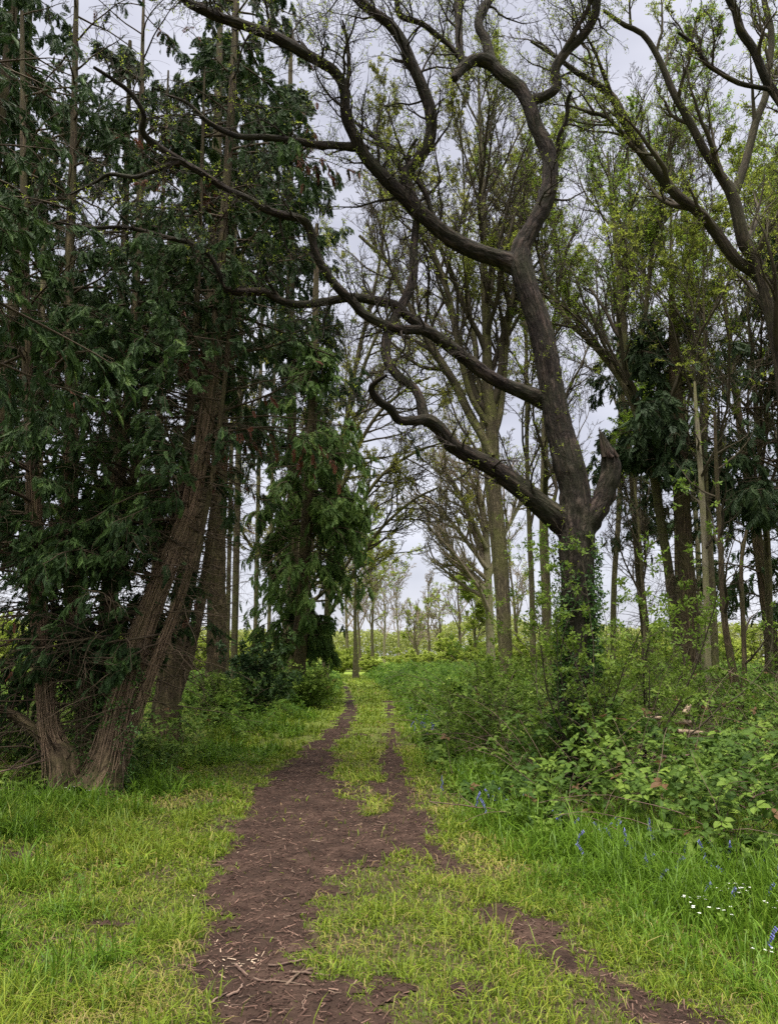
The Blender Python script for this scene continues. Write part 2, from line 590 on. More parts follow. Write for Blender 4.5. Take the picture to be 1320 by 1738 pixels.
def tpl_spray(pairs, sub, seed):
    """flat drooping fern-like spray of a cypress, 1 long"""
    r = np.random.default_rng(seed)
    V, F = [], []

    def droop(p):
        return [p[0], p[1], p[2] - 0.30 * p[0] ** 2 - 1.1 * p[1] ** 2]

    def kite(p, d, ln, w):
        d = np.array(d) / np.linalg.norm(d)
        s = np.array([-d[1], d[0], 0.0])
        b = len(V)
        p = np.array(p)
        tw = np.array([0, 0, r.uniform(-.12, .12) * ln])
        for q in (p - s * w * .3, p + d * ln * .55 - s * w + tw, p + d * ln, p + d * ln * .55 + s * w - tw):
            V.append(droop(q))
        F.append([b, b + 1, b + 2, b + 3])
    kite((0, 0, 0), (1, 0, 0), 1.0, 0.035)
    for k in range(pairs):
        t = 0.06 + 0.88 * k / pairs
        ln = 0.33 * (1 - t) ** 0.75 * (0.55 + 0.45 * min(1, t / .25)) + 0.06
        for sg in (1, -1):
            tt = t + r.uniform(-.03, .03)
            an = sg * math.radians(r.uniform(30, 46))
            d = (math.cos(an), math.sin(an), 0)
            l2 = ln * r.uniform(.75, 1.15)
            kite((tt, 0, 0), d, l2, 0.026 if sub else 0.042)
            for j in range(sub):
                u = 0.25 + 0.6 * j / max(1, sub)
                s2 = 1 if j % 2 else -1
                a2 = an + s2 * math.radians(42)
                kite((tt + d[0] * l2 * u, d[1] * l2 * u, 0), (math.cos(a2), math.sin(a2), 0), l2 * (.45 - .28 * u) + .03, 0.024)
    return np.array(V), [np.array(F)]


SPRAY = tpl_spray(8, 3, 3)
SPRAY_LITE = tpl_spray(6, 0, 4)


def tpl_bramble():
    V, F = [], []
    for an, ln in ((0, 1.0), (1.25, .8), (-1.25, .8)):
        d = np.array([math.cos(an), math.sin(an), 0])
        s = np.array([-d[1], d[0], 0])
        o = d * 0.12
        b = len(V)
        for t, w, z in ((0, 0.06, 0), (.35, .33, .07), (.72, .25, .04)):
            V.append(o + d * ln * t - s * w * ln + [0, 0, z])
            V.append(o + d * ln * t + [0, 0, z - .09])
            V.append(o + d * ln * t + s * w * ln + [0, 0, z])
        V.append(o + d * ln + [0, 0, -.1])
        for k in (0, 3):
            F.append([b + k, b + k + 3, b + k + 4, b + k + 1])
            F.append([b + k + 1, b + k + 4, b + k + 5, b + k + 2])
        F.append([b + 6, b + 9, b + 9, b + 7][:2] + [b + 7])
        F.append([b + 7, b + 9, b + 8])
    q = np.array([f for f in F if len(f) == 4])
    t = np.array([f for f in F if len(f) == 3])
    return np.array(V), [q, t]


BRAMBLE = tpl_bramble()
BRAMBLE_LITE = (np.array([(0.05, 0, 0), (.55, .3, .05), (1, 0, -.08), (.55, -.3, .05), (0, .1, 0), (-.1, .6, .05), (.1, .95, -.06), (.4, .5, 0), (0, -.1, 0), (-.1, -.6, .05), (.1, -.95, -.06), (.4, -.5, 0)]),
                [np.array([[0, 3, 2, 1], [4, 7, 6, 5], [8, 9, 10, 11]])])


def blades(x, y, z, h, w, lean, rnd):
    """N curved grass blades"""
    N = len(x)
    a = rng.uniform(0, 2 * np.pi, N)
    dx, dy = np.cos(a), np.sin(a)
    sx, sy = -dy, dx
    ph = rng.uniform(-.6, .6, N)
    sx, sy = sx * np.cos(ph) - sy * np.sin(ph), sx * np.sin(ph) + sy * np.cos(ph)
    V = np.empty((N, 7, 3))
    for k, (t, wt) in enumerate(((0, 0.8), (.4, 1.0), (.75, .7), (1, 0))):
        ang = lean * t
        hor = h * t * np.sin(ang)
        ver = h * t * np.cos(ang * 0.95)
        cx, cy, cz = x + dx * hor, y + dy * hor, z + ver
        if k < 3:
            V[:, 2 * k] = np.stack([cx - sx * w * wt, cy - sy * w * wt, cz], -1)
            V[:, 2 * k + 1] = np.stack([cx + sx * w * wt, cy + sy * w * wt, cz], -1)
        else:
            V[:, 6] = np.stack([cx, cy, cz], -1)
    b = (np.arange(N) * 7)[:, None, None]
    q = (np.array([[0, 1, 3, 2], [2, 3, 5, 4]])[None] + b).reshape(-1, 4)
    t = (np.array([[4, 5, 6]])[None] + b).reshape(-1, 3)
    return V.reshape(-1, 3), [q, t], np.repeat(rnd, 7)


# ------------------------------------------------------------------ ground, path
def poly_px(pts):
    return np.array([G(*p) for p in pts])


PATHS = [poly_px(p) for p in (
    [(300, 1900), (345, 1738), (330, 1600), (348, 1500), (365, 1440), (400, 1390), (425, 1345), (470, 1300), (520, 1262), (560, 1235), (582, 1205), (586, 1180), (580, 1158),
     (586, 1158), (598, 1180), (608, 1205), (596, 1235), (578, 1262), (560, 1300), (575, 1345), (635, 1368), (650, 1400), (640, 1440), (560, 1490), (545, 1540), (525, 1600), (545, 1650), (640, 1738), (720, 1900)],
    [(650, 1190), (668, 1190), (676, 1240), (688, 1290), (712, 1350), (735, 1400), (748, 1440), (795, 1480), (835, 1512), (800, 1520), (755, 1490), (715, 1448), (640, 1442), (600, 1400), (640, 1365), (640, 1300), (650, 1240)],
    [(795, 1525), (860, 1535), (960, 1592), (1035, 1640), (1115, 1682), (1215, 1738), (1320, 1800), (1210, 1800), (1110, 1738), (1040, 1695), (950, 1648), (880, 1608), (825, 1570)],
    [(455, 1338), (560, 1345), (640, 1358), (660, 1385), (560, 1405), (445, 1372)],
    [(590, 1640), (700, 1650), (720, 1700), (640, 1760), (560, 1760)],
)]
PATCHES = [(*G(200, 1560), .22), (*G(130, 1700), .25), (*G(20, 1450), .22), (*G(330, 1545), .15), (*G(240, 1640), .16), (*G(500, 1660), .2), (*G(690, 1600), .12), (*G(760, 1690), .12), (*G(610, 1248), .25), (*G(90, 1600), .12), (*G(1190, 1660), .1)]


def sdist(x, y, P):
    x, y = np.asarray(x, float), np.asarray(y, float)
    dm = np.full(x.shape, 1e9)
    ins = np.zeros(x.shape, bool)
    for i in range(len(P)):
        (x0, y0), (x1, y1) = P[i], P[(i + 1) % len(P)]
        ex, ey = x1 - x0, y1 - y0
        t = np.clip(((x - x0) * ex + (y - y0) * ey) / (ex * ex + ey * ey + 1e-12), 0, 1)
        dm = np.minimum(dm, np.hypot(x - x0 - t * ex, y - y0 - t * ey))
        c = ((y0 > y) != (y1 > y)) & (x < (x1 - x0) * (y - y0) / (y1 - y0 + 1e-12) + x0)
        ins ^= c
    return np.where(ins, -dm, dm)


def bare(x, y):
    """how bare the ground is: about 1 on the path, 0 in grass"""
    x, y = np.asarray(x, float), np.asarray(y, float)
    d = np.full(x.shape, 9.0)
    for k, P in enumerate(PATHS):
        d = np.minimum(d, sdist(x, y, P) + (0.0, 0.03, 0.06, 0.08, 0.1)[k])
    for (cx, cy, r) in PATCHES:
        d = np.minimum(d, np.hypot((x - cx), (y - cy)) - r + 0.1)
    n1 = fbm(x * 2.1, y * 2.1, 3.3, 3) - 0.5
    n2 = fbm(x * 9, y * 9, 8.1, 2) - 0.5
    sc = 1 + np.clip((y - 8) / 20, 0, 1.0) * 0.4
    return sstep(0.10, -0.10, d + (n1 * 0.55 + n2 * 0.42) / sc)


def gz(x, y):
    x, y = np.asarray(x, float), np.asarray(y, float)
    near = np.exp(-(np.hypot(x, y - 10) / 60) ** 2)
    return ((fbm(x * 0.5, y * 0.5, 1.0, 2) - 0.5) * 0.10 + (fbm(x * 2.3, y * 2.3, 2.0, 2) - 0.5) * 0.04) * near


def grid(xs, ys, zf):
    X, Y = np.meshgrid(xs, ys)
    V = np.stack([X, Y, zf(X, Y)], -1)
    i = np.arange(X.size).reshape(X.shape)
    F = np.stack([i[:-1, :-1], i[:-1, 1:], i[1:, 1:], i[1:, :-1]], -1).reshape(-1, 4)
    return V.reshape(-1, 3), F


def wide(n, lim, k):
    t = np.linspace(-1, 1, n)
    return lim * np.sinh(k * t) / math.sinh(k)


V, F = grid(wide(300, 420, 6.2), 9 + wide(340, 520, 6.2), gz)
mb = MB()
mb.add(V, F, sstep(9, 26, np.abs(V[:, 1] + .4 * np.abs(V[:, 0]))))
tag(mb.build('ground', M['soil']), None, None, kind='structure')

mb = MB()
for (y0, y1, st) in ((1.8, 14, 0.03), (14, 52, 0.09)):
    V, F = grid(np.arange(-3.2, 3.0, st), np.arange(y0, y1 + st * .5, st), lambda x, y: gz(x, y) + 0.005 + (fbm(x * 8, y * 8, 4, 2) - .5) * 0.010)
    m = bare(V[:, 0], V[:, 1])
    keep = (m[F].min(axis=1) > 0.3)
    used = np.unique(F[keep])
    re = np.full(len(V), -1)
    re[used] = np.arange(len(used))
    mb.add(V[used], re[F[keep]])
tag(mb.build('path', M['path']), None, None, kind='structure')

YK = [3.0, 3.73, 4.7, 5.83, 7.74, 11.65, 15.7, 24.3, 36, 48, 70]
LF = [-.7, -.82, -1.1, -1.27, -1.46, -1.58, -1.45, -1.45, -1.97, -2.5, -4]
RK = [3.0, 3.73, 5.5, 7.74, 11.65, 18, 40, 50, 70]
RF = [1.7, 1.39, .75, .42, .25, .15, -.6, -1.4, -3.2]
XBY = [4.5, 5.5, 6.1, 6.9, 7.74, 9.2, 12.2, 24, 38, 50, 70]
XB = [3.4, 2.7, 2.1, 1.5, 1.15, 1.0, .8, .75, -.1, -.8, -2.4]
XLY = [6, 7.5, 9.4, 10.6, 13, 15.7, 31, 43, 60]
XL = [-4.9, -4.3, -3.9, -3.2, -2.95, -2.7, -2.35, -2.8, -4.2]


def path_l(y): return np.interp(y, YK, LF)
def path_r(y): return np.interp(y, RK, RF)
def br_r(y): return np.interp(y, XBY, XB)
def br_l(y): return np.interp(y, XLY, XL)


def half(y): return 0.52 * y + 1.6


# short and tall grass ------------------------------------------------
mb, mbl = MB(), MB()
for (y0, y1, dens, wd) in ((2.4, 4.2, 4200, .0027), (4.2, 6, 3800, .0031), (6, 8.5, 2800, .0041), (8.5, 13, 1500, .006), (13, 20, 750, .009), (20, 32, 380, .014), (32, 60, 150, .026)):
    X0, X1 = -min(half(y1), 7.5), min(half(y1), 7.5)
    n = int(dens * (X1 - X0) * (y1 - y0))
    x, y = rng.uniform(X0, X1, n), rng.uniform(y0, y1, n)
    b = bare(x, y)
    dl, dr = path_l(y) - x, x - path_r(y)
    clump = fbm(x * 3.1, y * 3.1, 6, 3)
    pr = np.clip(1.02 - b * 1.08, 0.012, 1) * (.12 + .88 * sstep(0.36, 0.56, clump + 0.02))
    pr *= np.where(dr > 0, 1.0, np.where(dl > 0, 0.95, 0.62))
    pr *= np.where(x > br_r(y) + .8, 0.12, 1) * np.where(x < br_l(y) - .8, 0.12, 1)
    keep = rng.random(n) < pr
    x, y, dl, dr, clump, b = x[keep], y[keep], dl[keep], dr[keep], clump[keep], b[keep]
    k = len(x)
    patch = fbm(x * 0.9, y * 0.9, 12, 3)
    hh = 0.04 + 0.045 * clump
    hh = np.where(dl > 0, 0.045 + 0.045 * sstep(0, 1.4, dl) * (0.3 + patch) + 0.03 * sstep(.5, .62, clump), hh)
    hh = np.where(dr > 0, 0.06 + 0.085 * sstep(0.15, 1.0, dr) * (0.5 + patch), hh)
    hh *= np.where((b > 0.25) & (b < .9), 0.7, 1.0)
    hh *= np.clip(rng.gamma(4, .24, k), .4, 2.1) * (.55 + .9 * sstep(.4, .65, clump)) * np.where(y > 12, 1.25, 1)
    flat = rng.random(k) < (0.34 - 0.22 * sstep(.05, .4, dr))
    lean = np.where(flat, rng.uniform(1.2, 1.55, k), np.abs(rng.normal(0.75, 0.42, k)))
    lush = (dr > .15 + .5 * rng.random(k)) | ((dl > .3) & (patch + rng.normal(0, .06, k) > .56))
    rnd = np.clip(rng.beta(2.2, 2.4, k) * 0.78 + (patch - .5) * -0.5 + np.where(flat, 0.18, 0) + (rng.random(k) < 0.05) * 0.35 + np.where((dl < 0) & (dr < 0), .1, 0), 0, 1)
    z = gz(x, y) - 0.004
    w = wd * rng.uniform(.6, 1.3, k)
    for sel, tgt in ((~lush, mb), (lush, mbl)):
        V, F, r = blades(x[sel], y[sel], z[sel], hh[sel] * np.where(tgt is mbl, 1.25, 1), w[sel] * np.where(tgt is mbl, 1.15, 1), lean[sel], rnd[sel] if tgt is mb else np.clip(rnd[sel] * .9, 0, 1))
        tgt.add(V, F, r)
# fine low growth and dead thatch that fills the sward
for (y0, y1, dens, wd) in ((2.4, 4.2, 6500, .0022), (4.2, 6, 5000, .0027), (6, 9, 2200, .0045), (9, 14, 1000, .007)):
    X1 = min(half(y1), 6.5)
    n = int(dens * 2 * X1 * (y1 - y0))
    x, y = rng.uniform(-X1, X1, n), rng.uniform(y0, y1, n)
    b = bare(x, y)
    keep = rng.random(n) < np.clip(1 - b * 1.15, .004, 1) * np.where((x > path_l(y)) & (x < path_r(y)), .6, 1.0)
    x, y = x[keep], y[keep]
    k = len(x)
    patch = fbm(x * 1.3, y * 1.3, 77, 3)
    dead = rng.random(k) < .04 + .24 * sstep(.53, .70, patch) * (x < 1)
    hh = np.where(dead, rng.uniform(.04, .14, k), rng.uniform(.018, .045, k))
    lean = np.where(dead, rng.uniform(1.35, 1.62, k), rng.uniform(.3, 1.4, k))
    V, F, r = blades(x, y, gz(x, y) + np.where(dead, rng.uniform(0, .02, k), -.003), hh, wd * np.where(dead, .75, 1.1) * rng.uniform(.6, 1.3, k), lean, np.where(dead, rng.uniform(.84, 1, k), rng.beta(2, 2, k) * .75))
    mb.add(V, F, r)
# tall bright grass and bluebell leaves in the near right verge
n = 60000
x, y = rng.uniform(0.3, 5.2, n), rng.uniform(2.6, 9.5, n)
dr = x - path_r(y)
pr = .6 * sstep(.5, 1.0, dr) * sstep(8.2, 6.2, y) * np.where(x > br_r(y) + .5, 0.1, 1) * sstep(.3, .55, fbm(x * 2.5, y * 2.5, 31, 2) + .1) * np.where(y > 7, .5, 1)
keep = rng.random(n) < pr
x, y, dr = x[keep], y[keep], dr[keep]
k = len(x)
hh = (0.13 + 0.19 * sstep(.6, 1.4, dr)) * rng.uniform(.5, 1.15, k)
V, F, r = blades(x, y, gz(x, y), hh, .0046 * rng.uniform(.5, 1.4, k), np.abs(rng.normal(.45, .35, k)), rng.beta(2, 2, k) * .9)
mbl.add(V, F, r)
tag(mb.build('short_grass', M['grass']), 'short yellow green grass worn thin along the brown path', 'grass', kind='stuff')
tag(mbl.build('long_grass', M['lush']), 'long lush green grass of the verges on both sides of path', 'grass', kind='stuff')

# broad low weeds in the verges
mw = MB()
n = 9000
x, y = rng.uniform(-6, 5, n), rng.uniform(3, 15, n)
dl, dr = path_l(y) - x, x - path_r(y)
pr = np.where(dl > .35, sstep(.5, .66, fbm(x * 1.4, y * 1.4, 91, 3)) * sstep(.3, 1.2, dl), np.where(dr > .45, sstep(.45, .65, fbm(x * 1.4, y * 1.4, 93, 3)), 0.0))
keep = rng.random(n) < pr
x, y = x[keep], y[keep]
k = len(x)
pos = np.stack([x, y, gz(x, y) + rng.uniform(.02, .13, k)], -1)
V, F, r = stamp(*BRAMBLE_LITE, pos, basis(np.stack([rng.normal(0, 1, k), rng.normal(0, 1, k), rng.normal(0, .2, k)], -1), norm(np.stack([rng.normal(0, .4, k), rng.normal(-.2, .4, k), np.ones(k)], -1))), rng.uniform(.02, .055, k), rng.beta(2, 2.4, k))
mw.add(V, F, r, V, 0, False)
tag(mw.build('low_weeds', M['verge']), 'small broad leaved weeds growing low among the verge grass', 'weeds', kind='stuff')

# wood chip litter ----------------------------------------------------
mb = MB()
n = 60000
x, y = rng.uniform(-2.4, 2.2, n), 2.4 + 16 * rng.random(n) ** 1.6
keep = rng.random(n) < np.clip(bare(x, y), .02, 1)
x, y = x[keep], y[keep]
k = len(x)
a = rng.uniform(0, 2 * np.pi, k)
ln, wd = rng.gamma(1.7, .0075, k) + .004, rng.uniform(.001, .0038, k)
d = np.stack([np.cos(a), np.sin(a), rng.normal(0, .22, k)], -1)
fr = basis(d, norm(np.array([[0, 0, 1]]) + rng.normal(0, .35, (k, 3))))
tv = np.array([(-1, -1, 0), (1, -.5, 0), (1, .5, 0), (-1, 1, 0), (-1, -1, .6), (1, -.5, .6), (1, .5, .6), (-1, 1, .6)], float)
V = tv[None] * np.stack([ln, wd, wd], -1)[:, None, :]
V = np.einsum('nij,nkj->nki', fr, V) + np.stack([x, y, gz(x, y) + .0135], -1)[:, None, :]
tf = np.array([[4, 5, 6, 7], [0, 1, 5, 4], [1, 2, 6, 5], [2, 3, 7, 6], [3, 0, 4, 7]])
F = (tf[None] + (np.arange(k) * 8)[:, None, None]).reshape(-1, 4)
brow = rng.random(k)
cx, cy = G(412, 1650)
pale = np.exp(-(((x - cx) / .12) ** 2 + ((y - cy) / .16) ** 2))
rnd = np.clip(rng.beta(1.6, 2.6, k) * .95 + (rng.random(k) < .02) * .3 + pale * rng.random(k) * 1.0, 0, 1)
mb.add(V.reshape(-1, 3), F, np.repeat(rnd, 8), smooth=False)
tag(mb.build('wood_chips', M['chip']), 'brown wood chips and bark shreds scattered over the path', 'wood chips', kind='stuff')


# ------------------------------------------------------------------ tree makers
def px_poly(pts, Y0, dY=0.0, Ys=None, ease=1.0):
    """photo pixels with pixel radius -> world knots (x,y,z,r); depth runs from Y0 to Y0+dY along the limb"""
    out = []
    n = len(pts)
    for i, (px, py, r) in enumerate(pts):
        Y = Ys[i] if Ys is not None else Y0 + dY * (i / max(1, n - 1)) ** ease
        p = W(px, py, Y)
        out.append([*p, r / FPX * depth(p)])
    return np.array(out)


def add_twigs(mb, limbs, k1, k2, k3, l1, l2, l3, r1=0.02, t0=0.15, wig=.25, up=.03, ang=(.6, 1.3), tipsides=3, rmin=.0022):
    """three orders of twigs from a list of limb curves (x,y,z,r); returns the last order's points"""
    Ps, Rs, Ls = [], [], []
    for C in limbs:
        c, L = resample(C, 24)
        Ps.append(c[:, :3])
        Rs.append(c[:, 3])
        Ls.append(L)
    P, R, L = np.array(Ps), np.array(Rs), np.array(Ls)
    per = np.maximum(1, (k1 * L).astype(int))
    allP = []
    acc = []
    for kk in np.unique(per):
        s = per == kk
        acc.append(spawn(P[s], R[s], np.ones(s.sum()), int(kk), t0, .99, ang[0], ang[1], l1 * .5, l1 * 1.3, .5, .35))
    p, d, ln, ra = [np.concatenate(q) for q in zip(*acc)]
    ra = np.clip(ra, .004, r1) * np.clip(ln / l1, .5, 1.2)
    P1 = grow(p, d, ln, 9, wig, (0, 0, up))
    R1 = taper(ra, 9)
    V, F, bk = tubes(P1, R1, 5)
    mb.add(V, F, .5, bk)
    p, d, ln, ra = spawn(P1, R1, np.ones(len(P1)), k2, .2, .98, .4, 1.1, l2 * .5, l2 * 1.3, .6, .4)
    P2 = grow(p, d, ln, 6, wig, (0, 0, up))
    R2 = taper(np.clip(ra, .004, .012), 6, .9, rmin)
    V, F, bk = tubes(P2, R2, 4 if tipsides > 3 else 3)
    mb.add(V, F, .5, bk)
    if not k3:
        return P2
    p, d, ln, ra = spawn(P2, R2, np.ones(len(P2)), k3, .2, 1, .4, 1.1, l3 * .5, l3 * 1.3, .7, .3)
    P3 = grow(p, d, ln, 4, wig, (0, 0, up))
    R3 = taper(np.clip(ra, .003, .005), 4, .8, rmin)
    V, F, bk = tubes(P3, R3, 3)
    mb.add(V, F, .5, bk)
    return P3


def add_leaves(mb, P, frac, size, tpl=CLUSTER, mat=0, upbias=.6, per=1, rn=(2, 2), jit=.03, tone=None):
    B, n, _ = P.shape
    idx = np.nonzero(rng.random(B) < frac)[0] if np.isscalar(frac) else np.nonzero(rng.random(B) < frac)[0]
    idx = np.repeat(idx, per)
    if len(idx) == 0:
        return
    f = rng.uniform(.35, 1, len(idx)) * (n - 1)
    i = np.clip(f.astype(int), 0, n - 2)
    w = (f - i)[:, None]
    pos = P[idx, i] * (1 - w) + P[idx, i + 1] * w + rng.normal(0, jit, (len(idx), 3))
    d = norm(P[idx, -1] - P[idx, 0]) + rng.normal(0, .6, (len(idx), 3))
    up = norm(rng.normal(0, 1, (len(idx), 3)) * .8 + [[0, 0, upbias]])
    cl = fbm(pos[:, 0] * .7, pos[:, 1] * .7, pos[:, 2] * .7, 2)
    rnd = np.clip(rng.beta(*rn, len(idx)) * .75 + (cl - .5) * .7 + .12, 0, 1)
    V, F, r = stamp(tpl[0], tpl[1], pos, basis(d, up), size * rng.uniform(.6, 1.25, len(idx)), rnd)
    mb.add(V, F, r, V, mat, smooth=False)


def broadleaf(name, label, cat, base, stems, bark, twig, leaf, k=(8, 8, 6, 4), crown=(.45, 1.0), ll=(.42, .4, .45, .5), angs=((.35, .8), (.4, .9), (.4, 1.0), (.4, 1.0)),
              frac=.4, lsize=.05, per=2, up=.05, wig=.13, limbs=(), group=None, sides=14, tpl=CLUSTER3, minr=.002, zleaf=None, side=None, H=None, ivy=0):
    """a tree from its stem curve(s): trunk > , crown > foliage; four orders of branches grown in arrays"""
    t = thing(name, label, cat, (base[0], base[1], gz(base[0], base[1])), group)
    org = np.array([base[0], base[1], float(gz(base[0], base[1]))])
    mt = MB()
    curves = []
    for i, st in enumerate(stems):
        V, F, bk, C = hero(st, sides, .12, .06)
        if i == 0:
            C0 = C
        mt.add(V, F, .5, bk)
        curves.append(C)
    tr = mt.build('trunk', bark, t, org)
    for lb in limbs:
        V, F, bk, C = hero(lb, max(8, sides - 4), .12, .06)
        m_ = MB()
        m_.add(V, F, .5, bk)
        m_.build('limb', bark, t, org)
        curves.append(C)
    Ps, Rs, Ls = [], [], []
    for C in curves:
        c, L = resample(C, 24)
        Ps.append(c[:, :3]); Rs.append(c[:, 3]); Ls.append(L)
    P, R, L = np.array(Ps), np.array(Rs), np.array(Ls)
    mc = MB()
    HL = H if H else L
    nst = len(stems)
    sets = [(P[:nst], R[:nst], (np.full(nst, H) if H else L[:nst]), crown[0], crown[1], k[0], .55)]
    if len(limbs):
        sets.append((P[nst:], R[nst:], np.maximum(L[nst:], (H or 0) * .5), .25, .95, max(3, k[0] - 4), .2))
    acc = [spawn(a, b, c, kk, t0, t1, angs[0][0], angs[0][1], ll[0] * .6, ll[0] * 1.2, .6, fl, side) for a, b, c, t0, t1, kk, fl in sets]
    p, d, ln, ra = [np.concatenate(q) for q in zip(*acc)]
    P1 = grow(p, d, ln, 12, wig, (0, 0, up))
    R1 = taper(np.maximum(ra, minr * 4), 12, .9, minr)
    V, F, bk = tubes(P1, R1, 7); mc.add(V, F, .5, bk)
    p, d, ln, ra = spawn(P1, R1, ln, k[1], .15, 1, *angs[1], ll[1] * .5, ll[1] * 1.3, .6, .45)
    P2 = grow(p, d, ln, 8, wig, (0, 0, up))
    R2 = taper(np.maximum(ra, minr * 2.5), 8, .9, minr)
    V, F, bk = tubes(P2, R2, 5); mc.add(V, F, .5, bk)
    p, d, ln, ra = spawn(P2, R2, ln, k[2], .15, 1, *angs[2], ll[2] * .5, ll[2] * 1.3, .65, .4)
    P3 = grow(p, d, ln, 6, wig, (0, 0, up))
    R3 = taper(np.maximum(ra, minr * 1.6), 6, .9, minr)
    V, F, bk = tubes(P3, R3, 3); mc.add(V, F, .5, bk)
    if k[3]:
        p, d, ln, ra = spawn(P3, R3, ln, k[3], .2, 1, *angs[3], ll[3] * .5, ll[3] * 1.4, .7, .3)
        P4 = grow(p, d, ln, 4, wig, (0, 0, up))
        R4 = taper(np.maximum(ra, minr), 4, .9, minr)
        V, F, bk = tubes(P4, R4, 3); mc.add(V, F, .5, bk)
    else:
        P4 = P3
    cr_ = mc.build('crown', twig, t, org)
    if frac > 0:
        ml = MB()
        fr = np.full(len(P4), frac)
        pos = P4[:, -1]
        c = fbm(pos[:, 0] * .45 + base[0], pos[:, 1] * .45, pos[:, 2] * .45, 2)
        fr = fr * sstep(.38, .62, c) * 1.6
        if zleaf:
            fr = fr * sstep(zleaf[0], zleaf[1], pos[:, 2])
        add_leaves(ml, P4, fr, lsize, tpl, 0, per=per)
        if ml.n:
            ml.build('foliage', leaf, cr_, org)
    return t


def cypress(name, label, base, stems, z0, z1, rad, nb=60, nsec=12, nsp=6, ssize=.36, leaf='cypress', lite=False, droop=.07, group=None, dead=0, twl=1.0, sides=18,
            rprof=None, side=None, elev=(-.1, .5), bark='con_bark', extra=None, rust=0, wind=None):
    """a cypress: trunk (all stems joined at the base), crown of drooping branches > foliage of flat sprays, dead twigs below"""
    org = np.array([base[0], base[1], float(gz(*base))])
    t = thing(name, label, 'tree', org, group)
    mt = MB()
    cs = []
    for st in stems:
        V, F, bk, C = hero(st, sides, .07, .13, fr=12)
        mt.add(V, F, .5, bk)
        cs.append(C)
    mt.build('trunk', M[bark], t, org)
    mc = MB()
    # primary branches
    acc = []
    for j, C in enumerate(cs):
        zz = C[:, 2]
        top = zz.max()
        n = max(4, int(nb * (min(z1, top) - z0) / max(.5, z1 - z0) / (1 if j == 0 else 1.6)))
        if top < z0 + .3:
            continue
        z = z0 + (min(z1, top) - z0) * (np.arange(n) + rng.random(n)) / n
        px, py, r = (np.interp(z, zz, C[:, q]) for q in (0, 1, 3))
        a = rng.uniform(0, 2 * np.pi, n)
        if side is not None:
            a = np.where(z < (side[2] if len(side) > 2 else 99), side[0] + rng.normal(0, side[1], n), a)
        e = rng.uniform(*elev, n)
        d = np.stack([np.cos(a) * np.cos(e), np.sin(a) * np.cos(e), np.sin(e)], -1)
        f = (z - z0) / (z1 - z0)
        prof = np.interp(f, *(rprof if rprof else ([0, .12, .5, 1], [.65, 1, .85, .25])))
        ln = rad * prof * rng.uniform(.6, 1.15, n)
        acc.append((np.stack([px, py, z], -1), d, ln, np.minimum(r * .45, .007 + ln * .008)))
    p, d, ln, ra = [np.concatenate(q) for q in zip(*acc)]
    P1 = grow(p, d, ln * 1.1, 12, .09, (0, 0, -droop * .6))
    R1 = taper(ra, 12, .9, .003)
    V, F, bk = tubes(P1, R1, 6); mc.add(V, F, .5, bk)
    p, d, l2, ra = spawn(P1, R1, ln, nsec, .18, 1, .5, 1.2, .16, .42, .5, .35)
    P2 = grow(p, d, l2, 8, .12, (0, 0, -droop * 2.2))
    R2 = taper(np.clip(ra, .003, .012), 8, .9, .0018)
    V, F, bk = tubes(P2, R2, 4); mc.add(V, F, .5, bk)
    if dead:
        mcz = []
        for C in cs:
            c, L = resample(C, 24)
            mcz.append(c)
        A = np.array(mcz)
        pp, dd, ll_, rr_ = spawn(A[:, :, :3], A[:, :, 3], np.ones(len(A)), int(dead / len(A)), .06, .62, 1.0, 1.7, .5 * twl, 1.7 * twl, .2, .2)
        D1 = grow(pp, dd, ll_, 9, .16, (0, 0, -.05))
        V, F, bk = tubes(D1, taper(np.clip(rr_, .004, .011), 9, .9, .0018), 4); mc.add(V, F, .5, bk)
        pp, dd, ll_, rr_ = spawn(D1, taper(np.clip(rr_, .004, .011), 9), ll_, 5, .2, 1, .5, 1.2, .2, .5, .6, .3)
        D2 = grow(pp, dd, ll_, 6, .2, (0, 0, -.06))
        V, F, bk = tubes(D2, taper(np.clip(rr_, .002, .005), 6, .9, .0014), 3); mc.add(V, F, .5, bk)
    cr_ = mc.build('crown', M['con_twig'], t, org)
    # sprays
    B = len(P2)
    bi = np.repeat(np.arange(B), nsp)
    f = rng.uniform(.12, 1, len(bi)) * 7
    i = np.clip(f.astype(int), 0, 6)
    w = (f - i)[:, None]
    pos = P2[bi, i] * (1 - w) + P2[bi, i + 1] * w
    T = norm(P2[bi, i + 1] - P2[bi, i])
    out = norm(pos - np.stack([np.interp(pos[:, 2], cs[0][:, 2], cs[0][:, 0]), np.interp(pos[:, 2], cs[0][:, 2], cs[0][:, 1]), pos[:, 2]], -1))
    dirs = norm(T * .7 + out * .25 + rng.normal(0, .38, pos.shape) + [[0, 0, -.75]])
    up = norm(rng.normal(0, .7, pos.shape) + [[0, 0, .6]] + out * .5)
    cl = fbm(pos[:, 0] * .8, pos[:, 1] * .8, pos[:, 2] * .8, 2)
    keep = rng.random(len(pos)) < sstep(.42, .60, cl) * .96 + .04
    rnd = np.clip(.12 + rng.beta(2, 2.6, len(pos)) * .6 + (cl - .5) * .7 + sstep(.5, 1, f / 7) * .12, 0, 1)
    pos, dirs, up, rnd = pos[keep], dirs[keep], up[keep], rnd[keep]
    tp = SPRAY_LITE if lite else SPRAY
    ml = MB()
    mi = np.zeros(len(pos), bool)
    if rust:
        mi = sstep(.66, .74, fbm(pos[:, 0] * .9 + 40, pos[:, 1] * .9, pos[:, 2] * .9, 2)) * rust > rng.random(len(pos))
